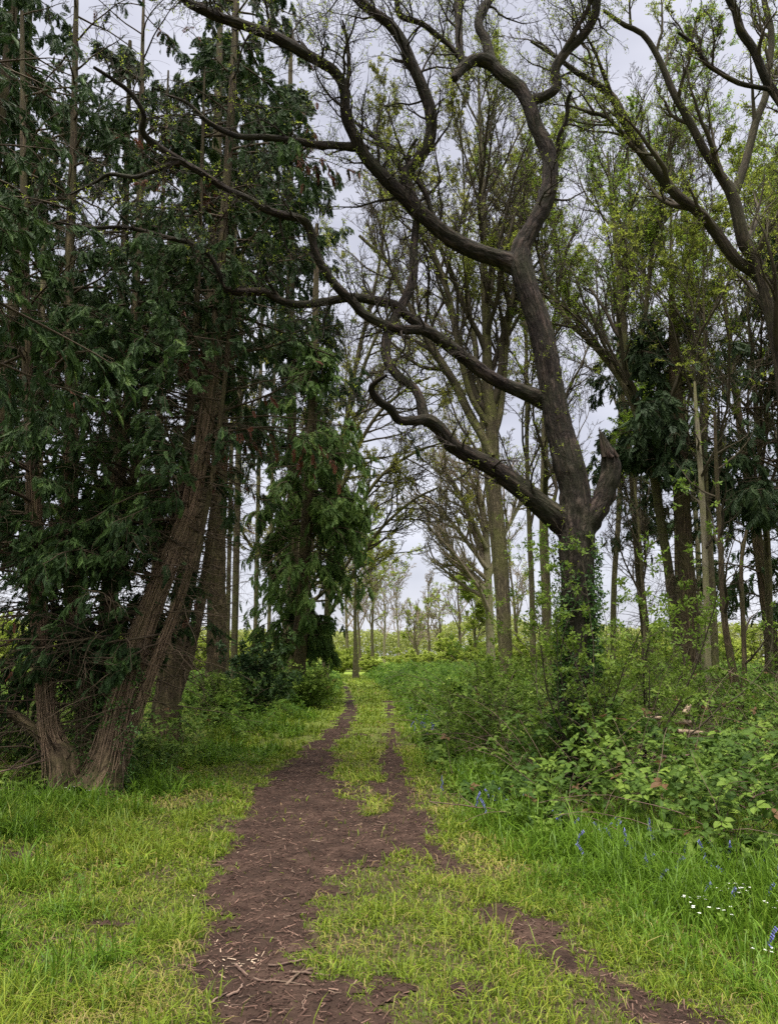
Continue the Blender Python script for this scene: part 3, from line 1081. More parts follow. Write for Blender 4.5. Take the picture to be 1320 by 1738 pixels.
    for s_, k_ in ((~mi, 0), (mi, 1)):
        if s_.any():
            V, F, r = stamp(tp[0], tp[1], pos[s_], basis(dirs[s_], up[s_]), ssize * rng.uniform(.55, 1.3, s_.sum()), rnd[s_])
            ml.add(V, F, r, V, k_, smooth=False)
    ml.build('foliage', [M[leaf], M['rust']], cr_, org)
    return t


def straight(bx, by, h, r, lean=(0, 0), wob=.12, n=7, top=.25):
    z = np.linspace(-.05, h, n)
    f = np.linspace(0, 1, n)
    w = np.cumsum(rng.normal(0, wob, (n, 2)), axis=0) * f[:, None]
    rr = r * (1 - f * (1 - top)) * (1 + .5 * np.exp(-z / .35))
    g = float(gz(bx, by))
    return np.stack([bx + lean[0] * f + w[:, 0], by + lean[1] * f + w[:, 1], z + g, rr], -1)


# ------------------------------------------------------------------ the big oak
OY = 9.9
ob = W(985, 1335, OY)
oak = thing('oak_tree', 'large dark twisting oak with forked bare limbs reaching over the path', 'tree', (ob[0], OY, float(gz(ob[0], OY))))
oo = np.array(oak.location)
trunk_pts = [(986, 1345, 60), (985, 1310, 46), (982, 1230, 38), (981, 1130, 34), (980, 1040, 33), (979, 970, 33), (978, 917, 34), (977, 870, 31), (973, 825, 29), (962, 781, 30), (948, 724, 26), (937, 667, 25), (926, 600, 23), (910, 535, 23), (893, 485, 22), (884, 452, 22), (885, 428, 18)]
trunk_pts = [(a_, b_, c_ * (.84 if b_ < 1200 else .93)) for a_, b_, c_ in trunk_pts]
V, F, bk, Ct = hero(px_poly(trunk_pts, OY, .25), 96, .022, .12, fr=8)
mb = MB(); mb.add(V, F, .5, bk)
mb.build('trunk', M['oak_bark'], oak, oo)
ty = lambda py: OY + .25 * np.clip((1345 - py) / 917, 0, 1)
LIMBS = {
    'A': ([(884, 462, 19), (885, 420, 18.5), (907, 379, 17.5), (925, 341, 17), (933, 303, 16), (933, 273, 15.5), (925, 246, 15.5), (908, 212, 14.5), (897, 178, 14), (882, 151, 13.5), (855, 129, 13), (831, 106, 12)], 10.2, .25),
    'A1': ([(838, 112, 11), (826, 104, 11.5), (806, 102, 11.5), (788, 112, 11), (777, 124, 10), (771, 134, 7)], 10.44, -.25),
    'A2': ([(833, 108, 11), (829, 92, 10.5), (825, 72, 9.5), (812, 42, 9), (821, 15, 9), (833, -8, 8.5), (846, -60, 8), (835, -120, 6), (850, -190, 4)], 10.45, .6),
    'A3': ([(788, 112, 7), (781, 96, 8), (779, 68, 8), (778, 38, 8), (776, 0, 8), (770, -60, 7), (778, -130, 5)], 10.3, .3),
    'A4': ([(779, 96, 5), (761, 76, 5), (738, 57, 5.5), (715, 40, 5.5), (681, 28, 6), (674, 8, 5), (668, -30, 5), (640, -80, 4)], 10.32, -.5),
    'A5': ([(894, 178, 9), (907, 169, 10), (924, 163, 9.5), (944, 147, 9.5), (942, 116, 10), (961, 87, 9.5), (988, 61, 9), (1007, 30, 9), (1011, 0, 9), (1003, -60, 7.5), (1030, -130, 5)], 10.4, -.4),
    'A6': ([(947, 150, 4), (946, 110, 4.5), (958, 83, 4.5), (980, 45, 4.3), (999, 8, 4), (1004, -40, 3.5)], 10.2, -.5),
    'A7': ([(936, 268, 5), (946, 250, 4.5), (948, 231, 4.2), (961, 204, 4.6), (963, 170, 4), (969, 156, 2.5)], 10.2, -.4),
    'B': ([(896, 461, 19), (868, 448, 19), (848, 440, 17.5), (810, 428, 17.5), (772, 409, 16.5), (738, 383, 15.5), (704, 352, 15.5), (677, 326, 14), (643, 292, 13), (617, 261, 12), (602, 231, 11.5), (587, 197, 10.5), (584, 152, 10), (567, 121, 10), (540, 104, 10.5), (510, 87, 11), (466, 63, 11), (415, 43, 10), (376, 31, 9.5), (344, 16, 10), (318, 4, 8), (300, -20, 6)], 10.22, -1.7),
    'B1': ([(702, 348, 11), (691, 318, 12), (691, 292, 11.5), (709, 272, 12), (727, 242, 12.5), (732, 208, 12), (728, 178, 11.8), (715, 144, 11.5), (698, 106, 11), (683, 72, 11), (662, 42, 10.5), (632, 19, 10), (605, -4, 9.5), (575, -45, 8), (560, -110, 6)], 9.75, -.7),
    'B2': ([(585, 168, 5), (591, 130, 4.5), (592, 106, 4), (588, 64, 3.4), (581, 34, 2)], 9.1, -.2),
    'B3': ([(606, 250, 7), (598, 250, 8), (571, 247, 8), (541, 246, 8), (490, 238, 7), (447, 233, 6.5), (403, 231, 6), (356, 209, 5), (318, 175, 3.5), (280, 160, 2)], 9.3, -.6),
    'B4': ([(738, 372, 5), (731, 358, 5), (723, 330, 5), (700, 295, 4.7), (693, 265, 4.6), (699, 248, 4), (708, 235, 3)], 9.6, -.2),
    'B5': ([(692, 295, 6), (684, 288, 7), (666, 265, 7), (647, 242, 6), (625, 225, 4), (600, 205, 3)], 9.7, .6),
    'C': ([(982, 912, 27), (955, 886, 26), (938, 874, 24), (908, 849, 22), (871, 819, 19.5), (833, 792, 18), (795, 773, 16.5), (764, 754, 15.5), (746, 728, 14.5), (724, 713, 13), (704, 714, 10), (677, 713, 9.5), (662, 694, 9), (641, 679, 8.5), (630, 660, 6.5), (639, 648, 5), (656, 637, 3)], 10.06, -1.55),
    'C1': ([(726, 718, 9), (718, 704, 10), (713, 679, 9.3), (700, 656, 9.3), (674, 637, 9.6), (657, 610, 10), (655, 580, 10), (662, 557, 9.5), (674, 531, 9.6), (691, 500, 9.6), (702, 463, 9), (702, 436, 8.5), (704, 398, 8), (706, 371, 7), (700, 335, 6), (680, 300, 4)], 9.25, .9),
    'D': ([(950, 697, 16), (918, 678, 17), (893, 667, 15.5), (863, 656, 14.5), (833, 641, 14), (802, 618, 13.5), (772, 595, 13), (742, 573, 12.5), (719, 561, 11), (681, 559, 9.3), (651, 550, 9), (617, 533, 9), (598, 512, 9), (566, 480, 8.5), (537, 433, 8), (527, 394, 8), (516, 374, 8), (486, 366, 8), (454, 357, 7.5), (423, 339, 7.5), (384, 321, 7), (344, 295, 7), (305, 272, 7), (257, 240, 7), (242, 221, 6), (244, 193, 5), (222, 158, 5), (191, 134, 4), (159, 114, 3)], 10.17, -2.7),
    'D1': ([(732, 566, 9), (716, 555, 10), (693, 538, 10), (674, 520, 10), (647, 512, 9.5), (598, 505, 9), (560, 511, 8.3), (515, 517, 8), (478, 511, 7.8), (447, 495, 8), (400, 496, 7.5), (376, 485, 7), (371, 462, 5.5), (352, 430, 5), (320, 412, 5), (277, 402, 5), (250, 394, 4.5), (210, 386, 4), (151, 386, 3.5), (95, 376, 2)], 9.5, -1.4),
    'D2': ([(306, 275, 5), (285, 281, 5), (261, 290, 5), (230, 301, 4.5), (187, 296, 4), (159, 311, 3), (120, 330, 2)], 8.0, .3),
    'D3': ([(478, 513, 3.5), (468, 497, 3.5), (455, 478, 3.3), (447, 458, 2.2)], 8.75, -.3),
}
PAR = {'A1': 'A', 'A2': 'A', 'A3': 'A1', 'A4': 'A3', 'A5': 'A', 'A6': 'A5', 'A7': 'A', 'B1': 'B', 'B2': 'B', 'B3': 'B', 'B4': 'B', 'B5': 'B', 'C1': 'C', 'D1': 'D', 'D2': 'D', 'D3': 'D1'}
curves, deps = {}, {}
for nm, (pts, y0, dy) in LIMBS.items():
    if nm in PAR:                              # start inside the parent limb, at its own depth
        pq, pY = deps[PAR[nm]]
        k_ = int(np.argmin([math.hypot(q[0] - pts[0][0], q[1] - pts[0][1]) for q in pq]))
        y0 = pY[k_]
    deps[nm] = (pts, [y0 + dy * (i_ / (len(pts) - 1)) ** 1.5 for i_ in range(len(pts))])
    big = max(p[2] for p in pts) > 12
    pts = [(a_, b_, c_ * .83) for a_, b_, c_ in pts]
    V, F, bk, C = hero(collar(px_poly(pts, y0, dy, ease=1.5)), 48 if big else 24, .03 if big else .04, .15, blunt=nm in ('A1',), fr=9)
    curves[nm] = C
    mb = MB(); mb.add(V, F, .5, bk)
    mb.build('limb', M['oak_bark'], oak, oo)
# broken stub on the right side of the trunk: bark to a jagged torn end
V, F, bk, C = hero(px_poly([(982, 918, 20), (994, 894, 19), (1008, 872, 18), (1022, 846, 16.5), (1031, 818, 15.5), (1036, 794, 15), (1034, 778, 13.5), (1029, 764, 10), (1023, 748, 6), (1019, 736, 3.4)], 10.0, -.12), 40, .02, .26, blunt=True, fr=7)
mb = MB(); mb.add(V, F, .5, bk)
for (kx, ky, kr, ex, ey) in ():
    V, F, bk, _ = hero(px_poly([(kx, ky, kr), (kx + ex * .6, ky + ey * .6, kr * .95), (kx + ex, ky + ey, kr * .6)], 9.84, -.04), 14, .015, .4, blunt=True)
    mb.add(V, F, .5, bk)
st_ = mb.build('broken_stub', M['oak_bark'], oak, oo)
st_['label'] = 'broken limb stub with torn jagged top'
mb = MB()
for k_ in range(15):
    x0_ = 1018 + 26 * random.random()
    tall = max(6, 46 * math.exp(-((x0_ - 1021) / 5) ** 2) * random.uniform(.6, 1) + random.uniform(4, 14))
    V, F, bk, _ = hero(px_poly([(x0_ + 4, 776, 4.5), (x0_, 776 - tall * .55, 2.8), (x0_ - tall * .10 + random.uniform(-2, 2), 772 - tall, .3)], 9.80 + .16 * random.random(), -.01), 5, .03, .4)
    mb.add(V, F, .5, bk)
mb.build('splinters', M['rot_wood'], st_, oo)
# twigs with swelling buds, and a few young leaves
mb = MB()
tw = add_twigs(mb, list(curves.values()), 4.4, 7, 5, .85, .36, .15, .018, t0=.12, up=.03)
up_only = [curves[k_] for k_ in ('A2', 'A3', 'A4', 'A5', 'A6', 'B', 'B1', 'B2', 'B5')]
tw2 = add_twigs(mb, up_only, 4.0, 7, 5, 1.35, .45, .17, .022, t0=.3, up=.05)
hi = np.concatenate([tw, tw2])
cr_ = mb.build('crown', M['oak_twig'], oak, oo)
ml = MB()
zz = hi[:, -1, 2]
add_leaves(ml, hi, .45, .03, CLUSTER3, rn=(1.5, 2.6))
pp = hi[:, -1]
add_leaves(ml, hi, np.where(fbm(pp[:, 0] * .6, pp[:, 1] * .6, pp[:, 2] * .6 + 9, 2) > .58, .5, .02), .042, CLUSTER3)
lowt = Ct[(Ct[:, 2] > 2) & (Ct[:, 2] < 6)]
ms = MB()
tw3 = add_twigs(ms, [lowt, curves['C'][:60]], 9, 4, 3, .4, .2, .1, .008, t0=.0)
ms.build('sprouts', M['oak_twig'], cr_, oo)
add_leaves(ml, tw3, .55, .04, CLUSTER3, per=1)
ml.build('foliage', M['oak_leaf'], cr_, oo)
# ivy on the lower trunk
mi_ = MB()
n = 2600
zz = rng.uniform(.1, 3.3, n) * rng.uniform(.6, 1, n)
aa = rng.uniform(0, 2 * np.pi, n)
keep = fbm(np.cos(aa) * 1.5, np.sin(aa) * 1.5, zz * 1.6, 2) > .46 - .12 * (zz < 1.6)
zz, aa = zz[keep], aa[keep]
rr = np.interp(zz, Ct[:, 2], Ct[:, 3]) * 1.08 + rng.uniform(0, .09, len(zz))
pos = np.stack([np.interp(zz, Ct[:, 2], Ct[:, 0]) + np.cos(aa) * rr, np.interp(zz, Ct[:, 2], Ct[:, 1]) + np.sin(aa) * rr, zz], -1)
outv = np.stack([np.cos(aa), np.sin(aa), np.zeros(len(aa)) + .4], -1)
V, F, r = stamp(*CLUSTER3, pos, basis(norm(rng.normal(0, .6, pos.shape) + [[0, 0, -.6]]), norm(outv + rng.normal(0, .4, pos.shape))), rng.uniform(.035, .07, len(pos)), rng.beta(2, 2, len(pos)))
mi_.add(V, F, r, V, 0, False)
mi_.build('ivy', M['ivy'], oak, oo)

# ------------------------------------------------------------------ cypresses on the left
def gp(px, Y):
    return (px - 660) / FPX * Y * 1.03, Y

# nearest: many stems from one stump
Y1 = 9.3
b1 = W(140, 1345, Y1)
slim = lambda P: [P.__setitem__((slice(None), 3), P[:, 3] * np.where(P[:, 2] > .5, .74, .9)), P][1]
st = [px_poly([(160, 1352, 50), (182, 1300, 35), (205, 1190, 27), (238, 1080, 22), (284, 960, 18), (322, 862, 16), (346, 740, 15), (360, 640, 14), (370, 520, 12), (380, 380, 10), (392, 200, 9), (400, 20, 6), (405, -140, 3)], Y1, 1.6),
      px_poly([(108, 1350, 34), (108, 1290, 30), (92, 1262, 22), (80, 1200, 16), (72, 1100, 15), (62, 980, 14), (58, 850, 13), (50, 700, 12), (44, 500, 10), (40, 250, 7), (38, 20, 4)], Y1, .9),
      px_poly([(140, 1340, 26), (150, 1250, 20), (138, 1120, 17), (125, 1010, 16), (118, 880, 15), (122, 700, 13), (118, 480, 11), (125, 240, 8), (130, 0, 5), (132, -160, 2)], Y1 + .2, 1.3),
      px_poly([(160, 1330, 22), (176, 1220, 16), (186, 1090, 14), (190, 960, 13), (205, 800, 12), (222, 620, 10), (235, 420, 8), (240, 200, 6), (244, 0, 3)], Y1 + .3, 1.6),
      px_poly([(122, 1325, 10), (100, 1290, 17), (78, 1258, 15), (45, 1228, 12.5), (5, 1205, 11), (-60, 1190, 9), (-130, 1150, 6), (-180, 1080, 3)], Y1 + .14, .2)]
st += [px_poly([(178, 1345, 24), (196, 1250, 15), (224, 1120, 12), (262, 1000, 10.5), (296, 880, 10), (318, 750, 9), (330, 600, 8), (338, 420, 6), (344, 250, 4), (348, 100, 2)], Y1 + .25, 1.2),
       px_poly([(150, 1345, 22), (158, 1230, 14), (176, 1090, 11), (204, 920, 10), (232, 780, 9), (254, 620, 8), (270, 450, 6), (280, 280, 4), (286, 120, 2)], Y1 + .35, 1.5),
       px_poly([(188, 1348, 14), (222, 1240, 9), (262, 1130, 7.5), (304, 1020, 7), (338, 920, 6.5), (362, 800, 6), (380, 660, 5), (392, 520, 3.5), (400, 400, 2)], Y1 + .1, .9)]
st = [slim(q) for q in st]
cypress('cypress_tree', 'nearest many stemmed cypress with fibrous brown trunks leaning over the left verge', (b1[0], Y1), st, 1.25, 13, 2.0, nb=70, nsec=13, nsp=13, ssize=.165, dead=640, sides=26, rust=.5, rprof=([0, .15, .5, 1], [.7, 1, 1, .7]), side=(3.35, .75, 4.3))

near_cy = bpy.data.objects['cypress_tree']
def strips(root, stems, n, zmax, seed_r=.004):
    mb = MB()
    for C in stems:
        c, L = resample(catmull(C, .1), 40)
        m = max(6, int(n * c[:8, 3].mean() * 8))
        a = rng.uniform(0, 6.28, m)
        t0 = rng.uniform(0, .25, m)
        t1 = np.minimum(t0 + rng.uniform(.05, .22, m), .5)
        t = t0[:, None] + (t1 - t0)[:, None] * np.linspace(0, 1, 9)[None]
        f = t * 39
        i = np.clip(f.astype(int), 0, 38); w = (f - i)[..., None]
        q = c[i] * (1 - w) + c[i + 1] * w
        aa = a[:, None] + np.cumsum(rng.normal(0, .07, t.shape), 1)
        rr = q[..., 3] * 1.04 + np.abs(rng.normal(0, .014, t.shape)) + .03 * rng.random((m, 1)) * np.linspace(1, 0, 9)[None] ** 3
        P = q[..., :3] + np.stack([np.cos(aa) * rr, np.sin(aa) * rr, 0 * rr], -1)
        V, F, bk = tubes(P, taper(rng.uniform(.5, 1.6, m) * seed_r, 9, .5), 4)
        mb.add(V, F, .5, bk)
    return mb.build('bark_strips', M['strip'], root, np.array(root.location))
strips(near_cy, st[:4] + st[5:], 260, 3)
mi_ = MB()
for C, zm, k in ((st[3], 2.8, 2200), (st[2], 2.4, 1500), (st[5], 2.6, 2200), (st[0], 1.5, 700)):
    c = catmull(C, .1)
    zz = rng.uniform(.05, zm, k); aa = rng.uniform(0, 6.28, k)
    kp = fbm(np.cos(aa) * 1.3, np.sin(aa) * 1.3, zz * 1.8, 2) > .47
    zz, aa = zz[kp], aa[kp]
    rr = np.interp(zz, c[:, 2], c[:, 3]) + rng.gamma(1.5, .06, len(zz))
    pos = np.stack([np.interp(zz, c[:, 2], c[:, 0]) + np.cos(aa) * rr, np.interp(zz, c[:, 2], c[:, 1]) + np.sin(aa) * rr, zz], -1)
    V, F, r = stamp(*CLUSTER3, pos, basis(runit(len(pos)), norm(np.stack([np.cos(aa), np.sin(aa), 0 * aa + .6], -1) + rng.normal(0, .4, pos.shape))), rng.uniform(.03, .06, len(pos)), rng.beta(2, 2, len(pos)))
    mi_.add(V, F, r, V, 0, False)
mi_.build('ivy', M['ivy'], near_cy, np.array(near_cy.location))
c2 = W(282, 1250, 14.6)
cypress('cypress_tree', 'brown trunked cypress with flaking burred bark behind the many stemmed one', (c2[0], 14.6),
        [px_poly([(280, 1262, 34), (282, 1225, 26), (288, 1150, 21), (298, 1080, 19.5), (313, 1000, 19), (326, 930, 17), (338, 840, 15), (350, 700, 13), (358, 520, 11), (366, 330, 9), (372, 120, 6), (376, -60, 3)], 14.6, .6),
         px_poly([(292, 1200, 10), (318, 1120, 10), (335, 1050, 9), (352, 960, 8), (365, 850, 7), (380, 700, 6), (388, 540, 4)], 14.7, 1.0)],
        7.2, 15.5, 1.9, nb=46, nsec=12, nsp=10, ssize=.24, dead=300, sides=24, leaf='cypress')

c3 = W(365, 1190, 20)
cypress('cypress_tree', 'straight grey brown cypress trunk with thin dead twigs and high dark crown', (c3[0], 20),
        [px_poly([(366, 1215, 24), (366, 1170, 18), (368, 1060, 16.5), (368, 980, 15.5), (370, 880, 14), (374, 760, 13), (380, 600, 12), (388, 420, 10), (395, 200, 8), (400, 20, 6), (404, -160, 3)], 20, .4)],
        6.6, 20, 2.3, nb=74, nsec=12, nsp=9, ssize=.32, dead=200, sides=18, leaf='cypress_blue', lite=True)

c5 = W(506, 1175, 25)
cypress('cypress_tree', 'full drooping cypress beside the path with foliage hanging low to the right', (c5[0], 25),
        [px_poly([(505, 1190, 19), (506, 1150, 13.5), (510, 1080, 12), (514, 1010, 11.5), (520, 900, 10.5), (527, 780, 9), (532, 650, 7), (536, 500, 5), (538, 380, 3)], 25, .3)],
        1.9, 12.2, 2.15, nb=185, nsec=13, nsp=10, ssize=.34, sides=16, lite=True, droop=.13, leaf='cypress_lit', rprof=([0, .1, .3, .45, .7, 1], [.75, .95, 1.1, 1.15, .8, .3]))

c6 = W(498, 1170, 28)
cypress('cypress_tree', 'tall blue green cypress rising behind the oak limbs at upper left', (c6[0], 28),
        [px_poly([(500, 1195, 13), (500, 1140, 10), (498, 1000, 9), (496, 800, 8.5), (494, 600, 7.5), (493, 400, 6.5), (492, 220, 5), (494, 60, 3)], 28, .3)],
        8, 25, 2.3, nb=130, nsec=12, nsp=8, ssize=.42, leaf='cypress_blue', lite=True, droop=.09, sides=12, rprof=([0, .2, .6, 1], [.75, 1, .9, .3]))

# near trees just left of the frame whose branches hang in
cypress('cypress_tree', 'close cypress at the left edge with blurred green sprays hanging into view', (-4.6, 5.6),
        [straight(-4.6, 5.6, 10.5, .22, (.2, .1))], 3.6, 9.5, 2.4, nb=38, nsec=13, nsp=15, ssize=.155, dead=40, sides=20, side=(0.2, .8), rust=.5, elev=(-.2, .35))
lefts = [(-6.6, 11.5, 15, .2, 2.4, 2.7, 95, 'cypress', 'dark cypress standing at far left behind the many stemmed tree'),
         (-8.2, 15.5, 17, .2, 3.0, 3.0, 110, 'cypress', 'dark cypress deep in the left wood with green sprays low down'),
         (-6.9, 19.0, 18, .19, 4.5, 2.6, 110, 'cypress_blue', 'blue green cypress between the flaking trunk and the deep left wood'),
         (-11.5, 22.0, 17, .2, 2.6, 3.2, 100, 'cypress', 'shaded cypress farthest left in the wood'),
         (-8.2, 27.0, 19, .2, 5.5, 2.8, 110, 'cypress_blue', 'tall cypress farther back between two bare trunks on the left')]
for (bx, by, h, r, z0, rad, nb, lf, lab) in lefts:
    cypress('cypress_tree', lab, (bx, by), [straight(bx, by, h, r, rng.normal(0, .25, 2))], z0, h - .2, rad, nb=int(nb * .75), nsec=12, nsp=11, ssize=.22 if by < 17 else .30, leaf=lf, lite=by > 17, dead=160, sides=14)

# ------------------------------------------------------------------ trees on the right
# conifers behind the oak on the right
rb = W(1175, 1190, 17)
cypress('cypress_tree', 'stout straight trunk right of the oak carrying a high dark conifer crown', (rb[0], 17),
        [px_poly([(1177, 1215, 22), (1175, 1180, 16), (1168, 1030, 14.5), (1161, 925, 13.5), (1155, 829, 13.5), (1148, 700, 12), (1143, 600, 9), (1140, 520, 6), (1138, 450, 2.5)], 17, .3)],
        5.6, 10, 1.8, nb=60, nsec=12, nsp=8, ssize=.34, leaf='cypress_blue', lite=True, dead=150, sides=18, droop=.09)
rights = [(9.0, 17.5, 12.2, .2, 4.6, 2.5, 100, 'cypress_blue', 'dark conifer crown at the right edge behind the pale pole'),
          (10.6, 21.5, 13.5, .2, 2.6, 2.8, 100, 'cypress', 'shaded conifer low at the right edge of the wood'),
          (8.6, 26.0, 13, .18, 4.8, 2.2, 80, 'cypress_blue', 'slim conifer farther back between the right hand trunks')]
for (bx, by, h, r, z0, rad, nb, lf, lab) in rights:
    cypress('cypress_tree', lab, (bx, by), [straight(bx, by, h, r, rng.normal(0, .2, 2))], z0, h - .2, rad, nb=int(nb * .7), nsec=12, nsp=8, ssize=.34, leaf=lf, lite=True, dead=160, sides=14)

DEC = dict(k=(9, 8, 6, 4), frac=.5, lsize=.055, per=2)
# right-edge tree with the long bowed limb
ry = 13.0
rt = W(1349, 1250, ry)
broadleaf('leafing_tree', 'tall bare limbed tree at the right edge with a long bowed limb reaching left', 'tree', (rt[0], ry),
          [px_poly([(1350, 1290, 20), (1349, 1200, 15), (1346, 1000, 13), (1340, 800, 12), (1326, 640, 11), (1304, 520, 10.5), (1283, 446, 10), (1264, 417, 11), (1255, 382, 10.5), (1242, 331, 9.5), (1216, 290, 7.5), (1193, 253, 7), (1170, 207, 6.5), (1144, 161, 6), (1115, 95, 5), (1089, 57, 4.5), (1060, 43, 4), (1023, 17, 2.5)], ry, -.6)],
          M['backlit_bark'], M['gr_twig'], M['oak_leaf'], k=(12, 7, 6, 5), crown=(.42, 1), ll=(.24, .42, .42, .45), minr=.0032, per=2, limbs=[
              px_poly([(1306, 530, 10), (1290, 474, 10), (1250, 443, 9.7), (1219, 402, 9.5), (1187, 362, 9), (1150, 333, 8.7), (1115, 293, 8.6), (1089, 259, 8.6), (1066, 218, 8), (1040, 167, 7), (1009, 141, 6), (980, 124, 5), (945, 98, 3.5), (900, 70, 2)], ry, -.8),
              px_poly([(1243, 335, 8), (1250, 318, 8), (1265, 273, 7), (1282, 207, 6.5), (1299, 161, 6), (1305, 115, 5.5), (1308, 52, 5), (1296, 0, 4.5), (1290, -70, 3)], ry - .2, .4),
              px_poly([(1094, 265, 4), (1060, 232, 4), (1030, 200, 3.6), (1000, 190, 3), (960, 178, 2)], ry - .5, .6)],
          frac=.24, lsize=.045, H=13, up=.06)
# off-frame tree whose dark limb enters at top right
broadleaf('leafing_tree', 'dark crooked limb of a tree entering at the top right corner', 'tree', (6.9, 11.0),
          [np.array([[6.9, 11, -.1, .26], [6.85, 11, 2, .2], [6.8, 11, 5, .17], [6.6, 11, 7.2, .14], [6.5, 10.8, 8.6, .11], [6.6, 10.6, 10, .08], [6.5, 10.5, 12, .04]])],
          M['oak_bark'], M['gr_twig'], M['oak_leaf'], k=(8, 8, 7, 5), crown=(.6, 1), ll=(.22, .42, .42, .45), minr=.003, limbs=[
              px_poly([(1350, 215, 8), (1320, 167, 7.5), (1297, 132, 7), (1279, 86, 7), (1256, 52, 7), (1247, 17, 6.5), (1232, -10, 6), (1220, -70, 4)], 11, -.4),
              px_poly([(1310, 152, 4), (1290, 149, 4), (1253, 141, 4), (1222, 124, 4), (1196, 106, 4), (1176, 75, 3.6), (1150, 55, 2.5)], 10.9, -.3)],
          frac=.24, lsize=.045, H=11)

def px_tree(name, label, pts, Y, dY, bark, twig, leaf, wob=False, **kw):
    b = W(pts[0][0], pts[0][1], Y)
    g = float(gz(b[0], Y))
    P = px_poly(pts, Y, dY)
    P = np.vstack([[P[0, 0], P[0, 1], g - .1, P[0, 3] * 1.5], P[P[:, 2] > g + .15]])
    if wob:                                    # crooked, quickly thinning upper stem
        f = np.clip((P[:, 2] - P[-1, 2] * .3) / (P[-1, 2] * .7), 0, 1)
        P[:, 3] *= 1 - .45 * f
        P[:, 0] += np.cumsum(rng.normal(0, .16, len(P))) * f
        P[:, 1] += np.cumsum(rng.normal(0, .16, len(P))) * f
    if wob:
        P[:, 3] *= .85
    limbs = [px_poly([(a_, b_, c_ * .85) for a_, b_, c_ in q], y0, d) for (q, y0, d) in kw.pop('limbs', ())]
    return broadleaf(name, label, 'tree', (b[0], Y), [P], bark, twig, leaf, limbs=limbs, **kw)

px_tree('leafing_tree', 'slender mossy tree trunk seen left of the oak trunk through its lower limb', [(860, 1190, 14), (859, 1148, 12), (854, 1023, 11.3), (848, 914, 11), (838, 818, 11), (833, 705, 11), (827, 652, 9.5), (825, 553, 7.5), (821, 463, 6.5), (820, 350, 5), (815, 250, 3.5), (812, 130, 2)], 18, .3,
        M['gr_bark'], M['gr_twig'], M['oak_leaf'], k=(18, 10, 7, 5), crown=(.40, 1), ll=(.42, .36, .42, .45), H=15, angs=((.25, .7), (.35, .8), (.4, 1), (.4, 1)), frac=.6, zleaf=(5, 11), minr=.0042,
        limbs=[([(834, 775, 8), (817, 739, 8.5), (795, 700, 8.5), (772, 652, 8.5), (745, 610, 8), (727, 580, 7), (700, 530, 5), (660, 450, 4), (610, 400, 3)], 18, .8),
               ([(838, 735, 6), (800, 675, 6), (780, 600, 6), (765, 520, 6), (748, 460, 5), (720, 400, 4), (680, 330, 2.5)], 18.1, -.6),
               ([(838, 740, 7), (848, 701, 7), (855, 629, 6.5), (863, 535, 5.5), (871, 497, 4.5), (880, 420, 3.5), (890, 320, 2)], 18.1, .3)])
px_tree('leafing_tree', 'mossy leaning tree just right of the broken stub with fan of branches', [(1160, 1215, 11), (1158, 1180, 9.5), (1146, 1070, 8.5), (1135, 974, 8), (1122, 893, 7.5), (1110, 813, 7.5), (1097, 748, 7.2), (1080, 700, 7), (1062, 640, 6.5), (1058, 560, 6), (1050, 470, 5), (1040, 370, 3.5), (1030, 260, 2)], 17.4, .4,
        M['gr_bark'], M['gr_twig'], M['spring'], k=(18, 10, 7, 5), crown=(.40, 1), ll=(.42, .38, .42, .45), H=15, angs=((.25, .7), (.35, .8), (.4, 1), (.4, 1)), frac=.5, zleaf=(5, 10), minr=.004,
        limbs=[([(1098, 760, 5), (1060, 660, 5.5), (1010, 590, 5.5), (960, 540, 5), (925, 470, 4), (905, 400, 3), (880, 330, 2)], 17.5, .8),
               ([(1066, 655, 5), (1090, 560, 5), (1100, 480, 4.6), (1110, 400, 4), (1125, 310, 3), (1140, 220, 2)], 17.5, .4)])
px_tree('bare_pole', 'slim pale upright trunk broken off at its top right of the stout trunk', [(1205, 1235, 8), (1204, 1205, 6), (1199, 1080, 5.4), (1196, 958, 5), (1190, 829, 4.6), (1184, 740, 4), (1180, 690, 3.2), (1178, 648, 2)], 15.2, .1,
        M['pale_bark'], M['gr_twig'], M['spring'], k=(6, 4, 3, 0), crown=(.5, .95), ll=(.18, .35, .4, .4), frac=.1, angs=((.7, 1.2), (.5, 1), (.4, 1), (.4, 1)))
px_tree('broken_tree', 'reddish brown split lower trunk standing right of the slim pale trunk', [(1254, 1240, 12), (1252, 1200, 9), (1245, 1151, 7.5), (1236, 1100, 6), (1229, 1054, 5.5), (1224, 985, 5), (1222, 925, 4.5), (1216, 820, 3.5), (1212, 700, 2.5)], 14.5, .2,
        M['con_bark'], M['gr_twig'], M['spring'], k=(8, 5, 4, 0), crown=(.3, 1), ll=(.3, .35, .4, .4), frac=.1, angs=((.7, 1.3), (.5, 1), (.4, 1), (.4, 1)),
        limbs=[([(1252, 1215, 6), (1262, 1150, 5), (1260, 1050, 4.5), (1257, 960, 4), (1266, 900, 3)], 14.45, .1)])
